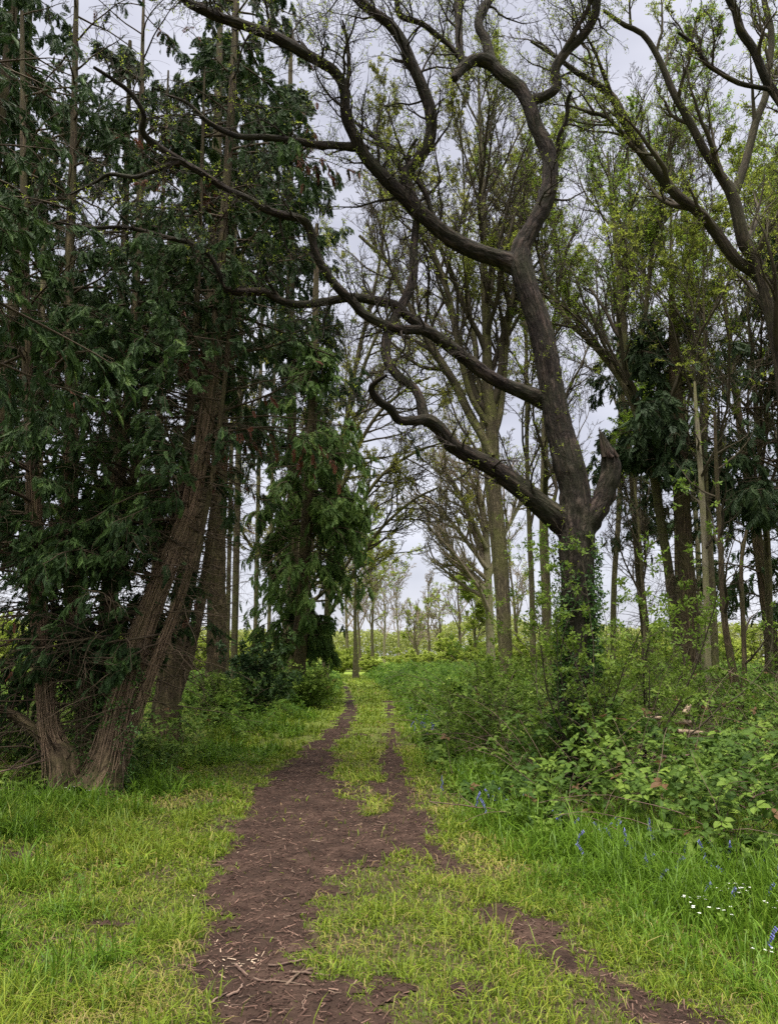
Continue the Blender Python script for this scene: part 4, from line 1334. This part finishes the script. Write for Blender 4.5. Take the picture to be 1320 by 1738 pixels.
tx = [('dark thin trunk close behind the slim pale trunk', [(1216, 1220, 11), (1214, 1180, 8.5), (1210, 1060, 7.5), (1204, 925, 7), (1200, 800, 6), (1196, 650, 5), (1190, 480, 3), (1185, 350, 2)], 16.6, 'gr_bark', 'oak_leaf', .3),
      ('dark mossy trunk near the right edge of the photo', [(1305, 1200, 11), (1304, 1151, 8.5), (1303, 974, 7), (1300, 830, 6.5), (1292, 650, 5), (1280, 500, 3), (1276, 380, 2)], 18.5, 'gr_bark', 'oak_leaf', .3),
      ('thin upright sapling trunk in the gap right of the oak', [(1099, 1190, 6), (1097, 1157, 4.5), (1092, 1020, 4), (1087, 893, 3.6), (1086, 800, 3), (1080, 700, 2)], 23, 'gr_bark', 'spring', .6),
      ('distant straight trunk seen just left of the oak trunk', [(929, 1160, 12), (928, 1100, 10), (926, 1000, 9.5), (922, 900, 9), (918, 760, 8), (912, 600, 6), (905, 450, 4), (900, 330, 2)], 24, 'gr_bark', 'oak_leaf', .4),
      ('thinner distant trunk between the slender tree and the oak', [(905, 1150, 7), (904, 1090, 6), (902, 1000, 5.6), (898, 900, 5), (890, 760, 4.5), (880, 600, 4), (872, 450, 3), (866, 330, 2)], 27, 'gr_bark', 'olive', .4),
      ('pale distant trunk between the stout and slim trunks on the right', [(1192, 1150, 6), (1190, 1100, 5.6), (1186, 1000, 5.2), (1182, 880, 5), (1175, 700, 4), (1168, 500, 3), (1164, 380, 2)], 27, 'pale_bark', 'spring', .5),
      ('leafy tree behind the pair of right hand trunks with fresh green crown', [(1040, 1150, 7), (1040, 1090, 6), (1042, 980, 5.5), (1050, 860, 5), (1052, 700, 4.5), (1045, 520, 4), (1040, 360, 3), (1035, 240, 2)], 29, 'gr_bark', 'spring', .8),
      ('fresh green crowned tree rising high behind the right edge tree', [(1150, 1150, 7), (1150, 1090, 6), (1148, 900, 5.5), (1142, 700, 5), (1136, 500, 4.5), (1128, 330, 3.6), (1118, 190, 2.5), (1110, 120, 1.5)], 25, 'gr_bark', 'spring', .8),
      ('olive crowned tree rising behind the centre of the oak', [(852, 1150, 7), (850, 1100, 6), (842, 980, 5.5), (826, 820, 5.2), (806, 640, 5), (788, 450, 4), (776, 300, 3), (768, 180, 1.8)], 31, 'gr_bark', 'olive', .8),
      ('olive crowned tree behind the left fork of the oak', [(552, 1140, 8), (554, 1090, 7), (560, 960, 6.4), (578, 800, 6), (606, 620, 5.4), (642, 460, 4.4), (658, 320, 3), (668, 200, 1.8)], 36, 'gr_bark', 'olive', .8),
      ('young leafing tree at far right behind the conifers', [(1330, 1180, 9), (1330, 1120, 8), (1326, 900, 7), (1320, 640, 6), (1310, 420, 4.6), (1300, 260, 3), (1290, 120, 2)], 21, 'gr_bark', 'spring', .6)]
for (lab, pts, Y, bk_, lf, fr) in tx:
    px_tree('leafing_tree', lab, pts, Y, .2, M[bk_], M['gr_twig'], M[lf], k=(17, 10, 7, 5), crown=(.30, 1), ll=(.46, .38, .42, .5), H=(15 if len(pts) > 6 else 8), angs=((.22, .6), (.3, .75), (.4, 1), (.4, 1)), frac=min(1, fr * 1.1), zleaf=(.24 * Y, .55 * Y), sides=10, lsize=.07, per=2, tpl=CLUSTER, wob=True, minr=.00022 * Y, up=.05)

# left background: thin trunks seen between the cypresses
for (px, r, Y, lab) in ((397, 6, 24, 'thin mossy trunk right of the straight grey cypress trunk'), (385, 4, 30, 'thinner dark trunk behind the thin mossy one on the left'), (432, 4, 34, 'far thin trunk in the bright gap left of the drooping cypress'), (60, 7, 20, 'thin trunk in the shade at the far left'), (455, 3.5, 40, 'very thin far trunk in the left gap nearest the drooping cypress')):
    px_tree('leafing_tree', lab, [(px - 3, 1175, r * 1.2), (px, 1130, r), (px + 4, 950, r * .95), (px + 8, 760, r * .85), (px + 12, 560, r * .7), (px + 16, 380, r * .5), (px + 18, 260, r * .25)], Y, .2,
            M['gr_bark'], M['gr_twig'], M['olive'], k=(10, 7, 5, 3), crown=(.4, 1), ll=(.2, .4, .45, .5), H=14, frac=.4, sides=9, lsize=.09, minr=.0035)

# ------------------------------------------------------------------ far trees by the end of the path
# spreading tree whose branches arch from the left over the path end
lt = W(560, 1140, 36)
broadleaf('spreading_tree', 'spreading tree beyond the drooping cypress with olive leaves and branches arching right', 'tree', (lt[0] - 2.2, 36),
          [straight(lt[0] - 2.2, 36, 12.5, .26, (.8, 0))], M['gr_bark'], M['gr_twig'], M['olive'], limbs=[px_poly([(a_, b_, c_ * .75) for a_, b_, c_ in q], 36, -1.5) for q in ([(548, 1060, 5), (590, 990, 4.6), (640, 905, 4), (700, 850, 3.2), (742, 828, 2)], [(548, 1000, 5), (590, 900, 4.6), (640, 815, 4), (700, 770, 3.2), (748, 752, 2)], [(550, 930, 5), (590, 800, 4.6), (636, 710, 4), (690, 660, 3), (730, 640, 2)], [(556, 820, 5), (596, 690, 4.5), (630, 590, 3.6), (668, 520, 2.5)])],
          k=(16, 9, 6, 4), crown=(.2, 1), ll=(.50, .38, .42, .45), angs=((.7, 1.2), (.3, .7), (.35, .8), (.4, 1)),
          frac=.6, zleaf=(2.5, 7), lsize=.10, per=2, up=.04, side=(1.3, 0, 0), minr=.007, sides=12)
lt = W(545, 1140, 48)
broadleaf('spreading_tree', 'second arching tree farther along the left of the path end', 'tree', (lt[0] - 2.4, 48),
          [straight(lt[0] - 2.4, 48, 15, .26, (1, 0))], M['gr_bark'], M['far_twig'], M['olive'], k=(18, 9, 7, 4), crown=(.2, 1), ll=(.36, .38, .42, .45), angs=((.6, 1.1), (.35, .8), (.4, .9), (.4, 1)),
          frac=.5, lsize=.13, per=2, up=.04, side=(.5, 0, 0), minr=.008, sides=12)
pt = W(832, 1130, 42)
broadleaf('spreading_tree', 'pale trunked bare tree behind the slender mossy trunk with branches sweeping left', 'tree', (pt[0], 42),
          [px_poly([(834, 1150, 9), (832, 1100, 7.5), (829, 1020, 7), (826, 950, 6.5), (823, 890, 5), (815, 840, 3.5), (806, 790, 1.5)], 42, .3)], M['pale_bark'], M['far_twig'], M['olive'], k=(20, 9, 6, 4), crown=(.28, 1), ll=(.52, .38, .42, .45),
          angs=((.5, 1.1), (.3, .7), (.35, .8), (.4, 1)), frac=.06, lsize=.10, up=.07, side=(-.7, -.2, 0), minr=.006, sides=12, wig=.1,
          limbs=[px_poly(q, 42, d_) for q, d_ in (([(829, 1015, 4), (812, 990, 4), (788, 972, 3.6), (768, 940, 3.2), (752, 905, 2.6), (738, 880, 1.6)], -.5), ([(827, 965, 4), (800, 930, 3.6), (765, 885, 3), (730, 850, 2.4), (702, 838, 1.4)], .8), ([(825, 930, 4), (800, 880, 3.5), (770, 820, 3), (742, 785, 1.8)], -1), ([(823, 895, 3.6), (806, 830, 3.2), (785, 770, 2.4), (768, 730, 1.4)], .6), ([(828, 985, 4), (850, 920, 3.5), (880, 860, 2.8), (905, 820, 1.6)], .5))])
far = [('small bare far tree at the path end nearest the left', 651, 1112, 985, 70, 3.0, 0, (12, 7, 5, 3)),
       ('tall thin bare far tree at the path end', 677, 1106, 965, 80, 2.2, 0, (16, 7, 5, 3)),
       ('round headed bare far tree in the middle of the path end', 728, 1108, 985, 75, 3.2, .12, (12, 8, 6, 4)),
       ('low crooked bare far tree right of the round headed one', 749, 1110, 1010, 66, 3.2, .05, (12, 7, 6, 3)),
       ('bare far tree close left of the pale trunked tree', 782, 1112, 960, 62, 3.4, .12, (14, 8, 6, 3)),
       ('twiggy far tree leaning left of the round headed one', 712, 1112, 1030, 68, 2.4, .05, (10, 7, 5, 3)),
       ('hazy far tree beside the arching trees at the path end', 612, 1110, 960, 72, 3.0, .3, (14, 8, 6, 3)),
       ('hazy far tree half hidden by the drooping cypress', 590, 1110, 920, 78, 3.4, .3, (14, 8, 6, 3)),
       ('bare far tree right of the slender mossy trunk', 880, 1112, 900, 55, 4.0, .15, (14, 8, 6, 3))]
far += [('leafing yellow green far tree left of the path end', 604, 1112, 835, 52, 4.0, .8, (16, 9, 6, 4)),
        ('smaller leafing yellow green far tree behind the path end', 632, 1112, 930, 62, 3.4, .8, (14, 8, 6, 4)),
        ('leafing yellow green far tree in the gap right of the path end', 806, 1112, 985, 58, 3.4, .8, (14, 8, 6, 4)),
        ('low leafing far tree nearest the middle of the path end', 702, 1112, 1035, 84, 3.0, .8, (12, 8, 6, 4))]
for (lab, px, py, pt_, Y, r, fr, kk) in far:
    b = W(px, py, Y)
    h = W(px, pt_, Y)[2]
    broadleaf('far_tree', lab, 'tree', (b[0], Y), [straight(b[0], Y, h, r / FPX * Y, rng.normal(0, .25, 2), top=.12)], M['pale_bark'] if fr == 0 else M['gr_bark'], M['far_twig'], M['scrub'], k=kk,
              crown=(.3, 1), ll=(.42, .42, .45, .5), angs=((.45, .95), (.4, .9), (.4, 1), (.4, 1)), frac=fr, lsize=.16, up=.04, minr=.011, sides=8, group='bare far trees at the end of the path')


# ------------------------------------------------------------------ shrubs
def shrub(name, label, x, y, h, wd, nst, leaf, twig, lsize, frac=.8, per=3, k=(6, 6, 3), tpl=CLUSTER, group=None, minr=.002, up=.06, ang=(.15, .8), cat='shrub', rnd=(2, 2)):
    g = float(gz(x, y))
    t = thing(name, label, cat, (x, y, g), group)
    org = np.array([x, y, g])
    a = rng.uniform(0, 2 * np.pi, nst)
    e = rng.uniform(*ang, nst)
    d = np.stack([np.cos(a) * np.sin(e), np.sin(a) * np.sin(e), np.cos(e)], -1)
    p = org + np.stack([np.cos(a), np.sin(a), a * 0], -1) * (wd * .12 * rng.random(nst)[:, None])
    ln = h * rng.uniform(.6, 1.1, nst)
    ms, mc_ = MB(), MB()
    P0 = grow(p, d, ln, 10, .12, (0, 0, .02))
    R0 = taper(np.maximum(.0045 * h * rng.uniform(.6, 1.3, nst), minr * 2), 10, .9, minr)
    V, F, bk = tubes(P0, R0, 5); ms.add(V, F, .5, bk)
    p, d, ln, ra = spawn(P0, R0, ln, k[0], .1, 1, .5, 1.2, wd / h * .2, wd / h * .55, .6, .4)
    P1 = grow(p, d, ln, 7, .18, (0, 0, up)); R1 = taper(np.maximum(ra, minr * 1.5), 7, .9, minr)
    V, F, bk = tubes(P1, R1, 4); ms.add(V, F, .5, bk)
    p, d, ln, ra = spawn(P1, R1, ln, k[1], .1, 1, .5, 1.2, .25, .6, .6, .3)
    P2 = grow(p, d, ln, 5, .2, (0, 0, up)); R2 = taper(np.maximum(ra, minr), 5, .9, minr)
    V, F, bk = tubes(P2, R2, 3); ms.add(V, F, .5, bk)
    ms.build('stems', twig, t, org)
    add_leaves(mc_, P2, frac, lsize, tpl, per=per, rn=rnd)
    mc_.build('foliage', leaf, t, org)
    return t


ox = ob[0]
shrub('hawthorn_bush', 'bright green hawthorn growing up round the foot of the big oak', ox - .05, 9.45, 2.9, 1.45, 15, M['hawthorn'], M['gr_twig'], .055, k=(9, 6, 3), per=3, frac=.55, ang=(.1, .5))
shrub('hawthorn_bush', 'open leafy hawthorn right of the big oak trunk below the broken stub', ox + .95, 10.9, 3.6, 2.3, 9, M['hawthorn'], M['gr_twig'], .055, k=(9, 7, 3), per=3, frac=.6)
shrub('hawthorn_bush', 'twiggy hawthorn left of the oak trunk reaching toward the path', ox - .95, 11.8, 1.15, 2.0, 7, M['hawthorn'], M['gr_twig'], .055, k=(7, 4, 3), per=3, frac=.6)
shrub('hawthorn_bush', 'small leafed hawthorn behind the oak near the slender trunk', ox - .7, 14.5, 1.6, 2.2, 9, M['hawthorn'], M['gr_twig'], .065, k=(7, 5, 3), per=4, frac=.8)
shrub('hawthorn_bush', 'yellow green hawthorn scrub below the right hand trunks', 5.3, 14.6, 2.2, 2.8, 12, M['hawthorn'], M['gr_twig'], .055, k=(7, 5, 3), per=3, frac=.7)
shrub('hawthorn_bush', 'broad green hawthorn between the oak and the stout trunk', 4.3, 16.0, 4.0, 3.0, 12, M['hawthorn'], M['gr_twig'], .065, k=(8, 7, 3), per=3, frac=.55)
shrub('elder_bush', 'dark leafy evergreen bush in the left gap beside the drooping cypress', W(425, 1150, 19)[0], 19.5, 1.7, 1.6, 12, M['cypress'], M['con_twig'], .10, k=(8, 7, 3), per=3)
shrub('elder_bush', 'leafy green bush at the foot of the straight grey cypress trunk', W(320, 1150, 17)[0] + .4, 18.0, 1.1, 1.8, 12, M['bramble'], M['gr_twig'], .075, k=(7, 7, 3), per=3)
shrub('elder_bush', 'low bush of mixed leaves at the foot of the drooping cypress', W(520, 1170, 23)[0], 23.4, 1.0, 2.2, 12, M['bramble'], M['gr_twig'], .085, k=(7, 7, 3), per=3)

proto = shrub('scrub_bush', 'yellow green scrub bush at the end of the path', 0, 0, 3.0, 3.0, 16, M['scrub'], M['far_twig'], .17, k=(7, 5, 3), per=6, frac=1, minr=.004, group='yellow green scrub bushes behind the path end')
spots = [(-4.2, 62, .7), (-1.2, 60, .75), (1.8, 57, .7), (4.8, 60, .85), (8.2, 58, .8), (12, 60, .9), (-7.5, 64, .85), (3.5, 72, 1.0), (9.5, 72, 1.1), (-3, 74, 1.0), (15, 66, 1.0), (19, 58, 1.0),
         (-12, 52, .9), (-16, 46, .9), (-10.5, 40, .75), (-20, 40, 1.0), (-14, 34, .7), (-8.6, 48, .8), (22, 46, 1.0), (16, 44, .9), (12, 40, .8), (18, 34, .8), (10.5, 34, .7), (7.5, 44, .8), (-24, 50, 1.1), (25, 58, 1.2), (-18, 60, 1.1), (6, 50, .7), (13.5, 27, .6), (-17, 27, .6), (-11.5, 30, .55)]
desc_far = 'yellow green scrub bush in the band behind the end of the path'
for i, (x, y, s) in enumerate(spots):
    lab = desc_far if y >= 56 else ('bright green bush in the background gaps between the left trunks' if x < 0 else 'bright green bush in the background gaps between the right trunks')
    if i == 0:
        proto.location = (x, y, float(gz(x, y)))
        proto.scale = (s, s, s)
        proto['label'] = lab
    else:
        dup(proto, (x, y, float(gz(x, y))), rng.uniform(0, 6.28), (s * rng.uniform(.8, 1.5), s * rng.uniform(.8, 1.5), s * rng.uniform(.45, 1.15)), lab, 'yellow green scrub bushes behind the path end' if y >= 56 else ('green bushes behind the left wood' if x < 0 else 'green bushes behind the right wood'))

# far woodland edge that reads as one mass
mb = MB()
n = 46000
x = rng.uniform(-150, 150, n)
y = 150 + rng.uniform(0, 14, n) - np.abs(x) * .25
top = 3.2 + 7.5 * fbm(x * .06, 0, 5, 3) ** 1.3 + 1.2 * fbm(x * .5, y * .5, 2, 2)
z = top * rng.random(n) ** .6
pos = np.stack([x, y, z], -1)
V, F, r = stamp(*CLUSTER3, pos, basis(runit(n), runit(n)), rng.uniform(.35, .8, n), np.clip(rng.beta(2, 2, n) * .7 + .3 * fbm(x * .2, z * .4, 3, 2), 0, 1))
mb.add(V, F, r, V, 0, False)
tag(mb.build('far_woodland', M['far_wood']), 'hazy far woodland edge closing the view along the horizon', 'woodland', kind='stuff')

# ------------------------------------------------------------------ bramble undergrowth
def bramble_h(x, y):
    dr, dl = x - br_r(y), br_l(y) - x
    nz = fbm(x * .8, y * .8, 21, 3)
    hr = np.interp(y, [5, 7, 9, 13, 18, 30, 60], [.6, .8, .88, 1.05, 1.15, 1.1, .8]) * np.clip(dr / 1.1 + .25, 0, 1) ** .7
    hl = np.interp(y, [6, 9, 12, 18, 30, 60], [.35, .5, .6, .75, .85, .8]) * np.clip(dl / 1.2 + .25, 0, 1) ** .7
    h = np.where(dr > -.25, hr, np.where(dl > -.25, hl, 0))
    h = h * (1 - .75 * np.exp(-((x - 4.15) / .9) ** 2 - ((y - 11.2) / 1.3) ** 2))
    return h * (.45 + 1.1 * nz)


mb_near, mb_far, mstem = MB(), MB(), MB()
for (y0, y1, dens, size) in ((5, 8, 330, .088), (8, 11, 300, .088), (11, 15, 230, .092), (15, 21, 190, .08), (21, 30, 100, .11), (30, 46, 45, .16), (46, 62, 22, .24)):
    hw = half(y1) + .5
    n = int(dens * 2 * hw * (y1 - y0))
    x, y = rng.uniform(-hw, hw, n), rng.uniform(y0, y1, n)
    h = bramble_h(x, y)
    gap = fbm(x * 1.7, y * 1.7, 44, 3)
    keep = (h > .05) & (rng.random(n) < sstep(.37, .55, gap) * .95 + .05)
    x, y, h, gap = x[keep], y[keep], h[keep], gap[keep]
    k = len(x)
    u = rng.random(k)
    z = gz(x, y) + h * (1 - .75 * u ** 1.6) + rng.normal(0, .03, k)
    z = np.maximum(z, gz(x, y) + .02)
    d = norm(np.stack([rng.normal(0, 1, k), rng.normal(0, 1, k), rng.normal(-.15, .25, k)], -1))
    up = norm(np.stack([rng.normal(0, .45, k), rng.normal(-.25, .45, k), np.ones(k)], -1))
    patch = fbm(x * .9, y * .9, 61, 2)
    rnd = np.clip(rng.beta(2, 2.4, k) * .7 + (1 - u) * .12 + (patch - .5) * .6, 0, 1)
    rnd = np.where(rng.random(k) < .025, 1.0, np.minimum(rnd, .94))
    if y1 <= 21:                                # smaller leaved plants mixed in
        sm = rng.random(k) < .35 * sstep(.42, .6, fbm(x * 1.1, y * 1.1, 71, 2)) + .06
        V, F, r = stamp(*CLUSTER, np.stack([x, y, z + .04], -1)[sm], basis(d[sm], up[sm]), size * .5 * rng.uniform(.6, 1.2, sm.sum()), np.clip(rnd[sm] + .1, 0, .94))
        (mb_near if y1 <= 15 else mb_far).add(V, F, r, V, 0, False)
        x, y, z, d, up, rnd, h = x[~sm], y[~sm], z[~sm], d[~sm], up[~sm], rnd[~sm], h[~sm]
        k = len(x)
    tp = BRAMBLE if y1 <= 15 else BRAMBLE_LITE
    V, F, r = stamp(*tp, np.stack([x, y, z], -1), basis(d, up), size * rng.uniform(.55, 1.3, k), rnd)
    (mb_near if y1 <= 15 else mb_far).add(V, F, r, V, 0, False)
    # arching stems
    if y1 <= 30:
        m_ = int(k * (.07 if y1 <= 15 else .03))
        s_ = rng.integers(0, k, m_)
        p = np.stack([x[s_], y[s_], gz(x[s_], y[s_])], -1)
        a = rng.uniform(0, 6.28, m_)
        e = rng.uniform(.5, 1.3, m_)
        dd = np.stack([np.cos(a) * np.cos(e), np.sin(a) * np.cos(e), np.sin(e)], -1)
        P = grow(p, dd, h[s_] * rng.uniform(1.2, 2.6, m_), 10, .1, (0, 0, -.13))
        P[:, :, 2] = np.maximum(P[:, :, 2], .03)
        V, F, bk = tubes(P, taper(np.full(m_, .0045), 10, .6, .002), 4)
        mstem.add(V, F, .5, bk)
tag(mb_near.build('bramble_leaves', M['bramble']), 'green bramble leaves heaped along both verges and round the oak', 'undergrowth', kind='stuff')
tag(mb_far.build('undergrowth', M['verge']), 'lower green undergrowth spreading far back under the trees', 'undergrowth', kind='stuff')
tag(mstem.build('bramble_stems', M['stick']), 'thin brown arching bramble stems among the leaves', 'undergrowth', kind='stuff')


# ------------------------------------------------------------------ sticks, dead branches, logs
def stick(name, label, p0, p1, r, wob=.06, fork=0, mat='stick', lift=.012, group=None, z0=0, z1=0):
    n = 9
    t = np.linspace(0, 1, n)[:, None]
    L = np.linalg.norm(np.subtract(p1, p0))
    P = np.array(p0)[None] * (1 - t) + np.array(p1)[None] * t
    side = np.array([-(p1[1] - p0[1]), p1[0] - p0[0]]) / max(L, 1e-6)
    w = np.cumsum(rng.normal(0, wob * L / 3, n))
    w -= np.linspace(w[0], w[-1], n)
    P = P + side[None] * w[:, None]
    z = gz(P[:, 0], P[:, 1]) + lift + np.linspace(z0, z1, n)
    C = np.column_stack([P, z, r * np.linspace(1, .55, n)])
    C = np.vstack([C[:1] * [1, 1, 1, 0] + [0, 0, 0, .0008], C, C[-1:] * [1, 1, 1, 0] + [0, 0, 0, .0008]])
    mb = MB()
    V, F, bk = tubes(C[None, :, :3] + rng.normal(0, .0005, C[None, :, :3].shape), C[None, :, 3], 7)
    mb.add(V, F, .5, bk)
    if fork:
        p, d, ln, ra = spawn(C[None, 1:-1, :3], C[None, 1:-1, 3], np.array([L]), fork, .25, .9, .4, .9, .2, .5, .7)
        d[:, 2] = np.abs(d[:, 2]) * .3 * (1 if z1 == 0 else 3)
        Q = grow(p, d, ln, 6, .12)
        V, F, bk = tubes(Q, taper(ra, 6), 5)
        mb.add(V, F, .5, bk)
    org = np.array([p0[0], p0[1], float(gz(*p0))])
    o = mb.build(name, M[mat], None, org)
    o.location = org
    tag(o, label, 'stick' if mat != 'log' else 'log', group)
    return o


big = [((385, 1712), (412, 1690), .008, 'short thick pale stick at the bottom edge of the path'),
       ((490, 1665), (560, 1672), .008, 'pale crooked stick lying across the path right of the pale chips'),
       ((455, 1655), (520, 1640), .007, 'curved stick above the crooked one on the near path'),
       ((485, 1690), (540, 1655), .008, 'forked brown stick at the bottom centre of the path'),
       ((400, 1655), (420, 1675), .009, 'stubby stick beside the patch of pale chips'),
       ((430, 1680), (520, 1690), .006, 'thin stick running across the path near the bottom'),
       ((355, 1725), (385, 1705), .007, 'stick poking from the grass at the bottom left of the path')]
for (a, b_, r, lab) in big:
    stick('fallen_stick', lab, G(*a), G(*b_), r, .12, fork=2 if 'forked' in lab else 0)
n = 0
while n < 60:
    y = 3.2 + 9 * random.random() ** 1.5
    x = random.uniform(-1.8, 1.4)
    if bare(np.array([x]), np.array([y]))[0] < .6:
        continue
    a = random.uniform(0, 6.28)
    L = random.uniform(.05, .2)
    stick('fallen_stick', 'small brown twig lying among the wood chips on the path', (x, y), (x + math.cos(a) * L, y + math.sin(a) * L), random.uniform(.0018, .0042), .3, group='small twigs on the path')
    n += 1
stick('dead_branch', 'long bare dead branch lying in the brambles right of the oak foot', G(1090, 1335), (G(1090, 1335)[0] + 1.6, G(1090, 1335)[1] - .5), .02, .5, fork=6, lift=.36, z1=.12)
stick('dead_branch', 'thin forked dead branch sticking out over the right verge', G(880, 1400), (G(880, 1400)[0] - .8, G(880, 1400)[1] - .5), .007, .6, fork=6, lift=.10, z1=.16)
stick('dead_branch', 'pale dead branch leaning in the undergrowth left of the oak', (1.75, 13.5), (1.45, 13.3), .022, .05, lift=.55, z0=0, z1=.5)
stick('dead_branch', 'bent dead branch in the brambles near the right edge', (3.1, 6.9), (4.2, 7.3), .012, .12, fork=4, lift=.4, z1=.25)
stick('dead_branch', 'low dead branch with grey twigs under the nearest cypress', (-4.9, 8.8), (-3.9, 9.1), .012, .12, fork=4, lift=.15, z1=.3)
for (px, py, dx, r, lab, up_) in ((1135, 1228, .35, .045, 'pale split log lying on the brambles', .0), (1150, 1238, .42, .04, 'second pale log lower in the small heap of split wood', -.06), (1162, 1215, .1, .045, 'reddish log tilted up from the small heap of split wood', .0), (1092, 1222, .35, .03, 'pale broken wood left of the small log heap', 0.0)):
    p = W(px, py, 12.2)
    stick('split_log', lab, (p[0], 12.2), (p[0] + dx, 12.25), r * 1.3, .02, mat='log', lift=p[2] + up_, z1=.0 if dx > .2 else .15)


# ------------------------------------------------------------------ flowers
def bluebell_mesh(seed):
    r = np.random.default_rng(seed)
    mb = MB()
    h = .27
    t = np.linspace(0, 1, 9)
    C = np.stack([.09 * t ** 3, 0 * t, h * (t - .12 * t ** 4), .0028 * (1 - .5 * t)], -1)
    V, F, bk = tubes(C[None, :, :3], C[None, :, 3], 5)
    mb.add(V, F, .4, bk, 0)
    for k in range(8):
        u = .55 + .45 * k / 7
        p = np.array([np.interp(u, t, C[:, 0]), 0, np.interp(u, t, C[:, 2])])
        a = r.uniform(-1.2, 1.2)
        d = norm(np.array([[math.cos(a), math.sin(a), -.9]]))[0]
        Q = p + np.outer(np.array([0, .006, .012, .022, .027]), d) + [0, 0, .004]
        V, F, bk = tubes(Q[None], np.array([[.002, .0055, .006, .0062, .0095]]), 6)
        mb.add(V, F, r.random(), bk, 1)
    x = r.normal(0, .015, 5)
    V, F, q = blades(x, r.normal(0, .015, 5), x * 0, r.uniform(.16, .26, 5), np.full(5, .005), r.uniform(.4, .9, 5), r.uniform(.1, .6, 5))
    mb.add(V, F, q, V, 0)
    return mb


def star_mesh(seed):
    r = np.random.default_rng(seed)
    mb = MB()
    for k in range(4):
        x, y, h = r.normal(0, .03), r.normal(0, .03), r.uniform(.2, .32)
        C = np.array([[x * .4, y * .4, 0], [x * .7, y * .7, h * .5], [x, y, h]])
        V, F, bk = tubes(C[None], np.array([[.0016, .0013, .001]]), 4)
        mb.add(V, F, .5, bk, 0)
        for j in range(5):
            a = j * 1.2566 + r.random()
            fr = basis(np.array([[math.cos(a), math.sin(a), .25]]), norm(np.array([[0, -.6, 1.0]])))
            V, F, q = stamp(LEAF_V, LEAF_F, C[-1][None], fr, np.array([.013]), np.array([r.random()]))
            mb.add(V, F, q, V, 1, False)
    return mb


protos = [bluebell_mesh(s).build('bluebell_flower', [M['lush'], M['bell']]) for s in (1, 2, 3)]
spots = []
for (px, py, Y) in ((845, 1392, 8.2), (850, 1396, 8.1), (923, 1420, 7.5), (926, 1412, 7.6), (951, 1415, 7.5), (953, 1430, 7.3), (1043, 1418, 7.2), (1045, 1428, 7.1), (1060, 1420, 7.2), (1026, 1436, 7.0), (1024, 1440, 7), (995, 1492, 6.2), (1094, 1490, 6.0), (1096, 1498, 5.9), (1114, 1510, 5.8), (1117, 1525, 5.6), (1200, 1484, 5.8), (1238, 1503, 5.6), (1195, 1538, 5.3), (1241, 1549, 5.2), (1282, 1480, 5.8), (1299, 1540, 5.2), (1304, 1648, 4.4), (1144, 1492, 5.9), (900, 1408, 7.8), (1316, 1506, 5.5), (905, 1330, 9), (784, 1320, 10), (1075, 1475, 6.3), (970, 1440, 7.2)):
    p = W(px, py, Y)
    spots.append((p[0], Y, max(p[2], .2), 'violet blue bluebell in the long grass of the right verge', 'bluebells in the right verge', 1.0))
for k in range(46):
    Y = random.uniform(14.5, 20.5)
    px = random.gauss(728, 17)
    p = W(px, 1230, Y)
    spots.append((p[0], Y, .30, 'pale blue bluebell in the patch at the foot of the brambles right of the path', 'bluebells in the patch by the brambles', 1.0))
for k in range(20):
    Y = random.uniform(5.2, 8.6)
    x = float(br_r(Y)) + random.gauss(-.15, .28)
    spots.append((x, Y, random.uniform(.24, .36), 'violet blue bluebell in the long grass of the right verge', 'bluebells in the right verge', 1.0))
for i, (x, y, h, lab, grp, fat) in enumerate(spots):
    o = protos[i] if i < 3 else protos[i % 3].copy()
    if i >= 3:
        COL.objects.link(o)
    g = float(gz(x, y))
    o.location = (x, y, g)
    s = max(.7, (h - g) / .25)
    o.scale = (.72 * fat, .72 * fat, s * .92)
    o.rotation_euler = (0, 0, random.uniform(0, 6.28))
    tag(o, lab, 'bluebell', grp)
sp = star_mesh(5).build('stitchwort_flower', [M['lush'], M['white']])
for i, (px, py, Y) in enumerate(((1148, 1480, 5.9), (1168, 1475, 6), (1175, 1556, 5.1), (1185, 1560, 5.1), (1212, 1535, 5.3), (1250, 1540, 5.3), (1257, 1548, 5.2), (1192, 1582, 4.9), (1236, 1586, 4.9), (1297, 1660, 4.3), (1262, 1530, 5.3), (1064, 1416, 7.2), (1225, 1480, 5.8), (1313, 1560, 5), (1100, 1450, 6.6), (118, 1348, 9.0), (156, 1352, 8.8))):
    o = sp if i == 0 else sp.copy()
    if i:
        COL.objects.link(o)
    p = W(px, py, Y)
    g = float(gz(p[0], Y))
    o.location = (p[0], Y, g)
    o.scale = (1, 1, max(.5, (p[2] - g) / .26))
    o.rotation_euler = (0, 0, random.uniform(0, 6.28))
    left = px < 300
    tag(o, 'tiny white flowers at the foot of the nearest cypress' if left else 'small white starry flowers in the long grass of the right verge', 'wildflower', 'white flowers at the cypress foot' if left else 'white flowers in the right verge')
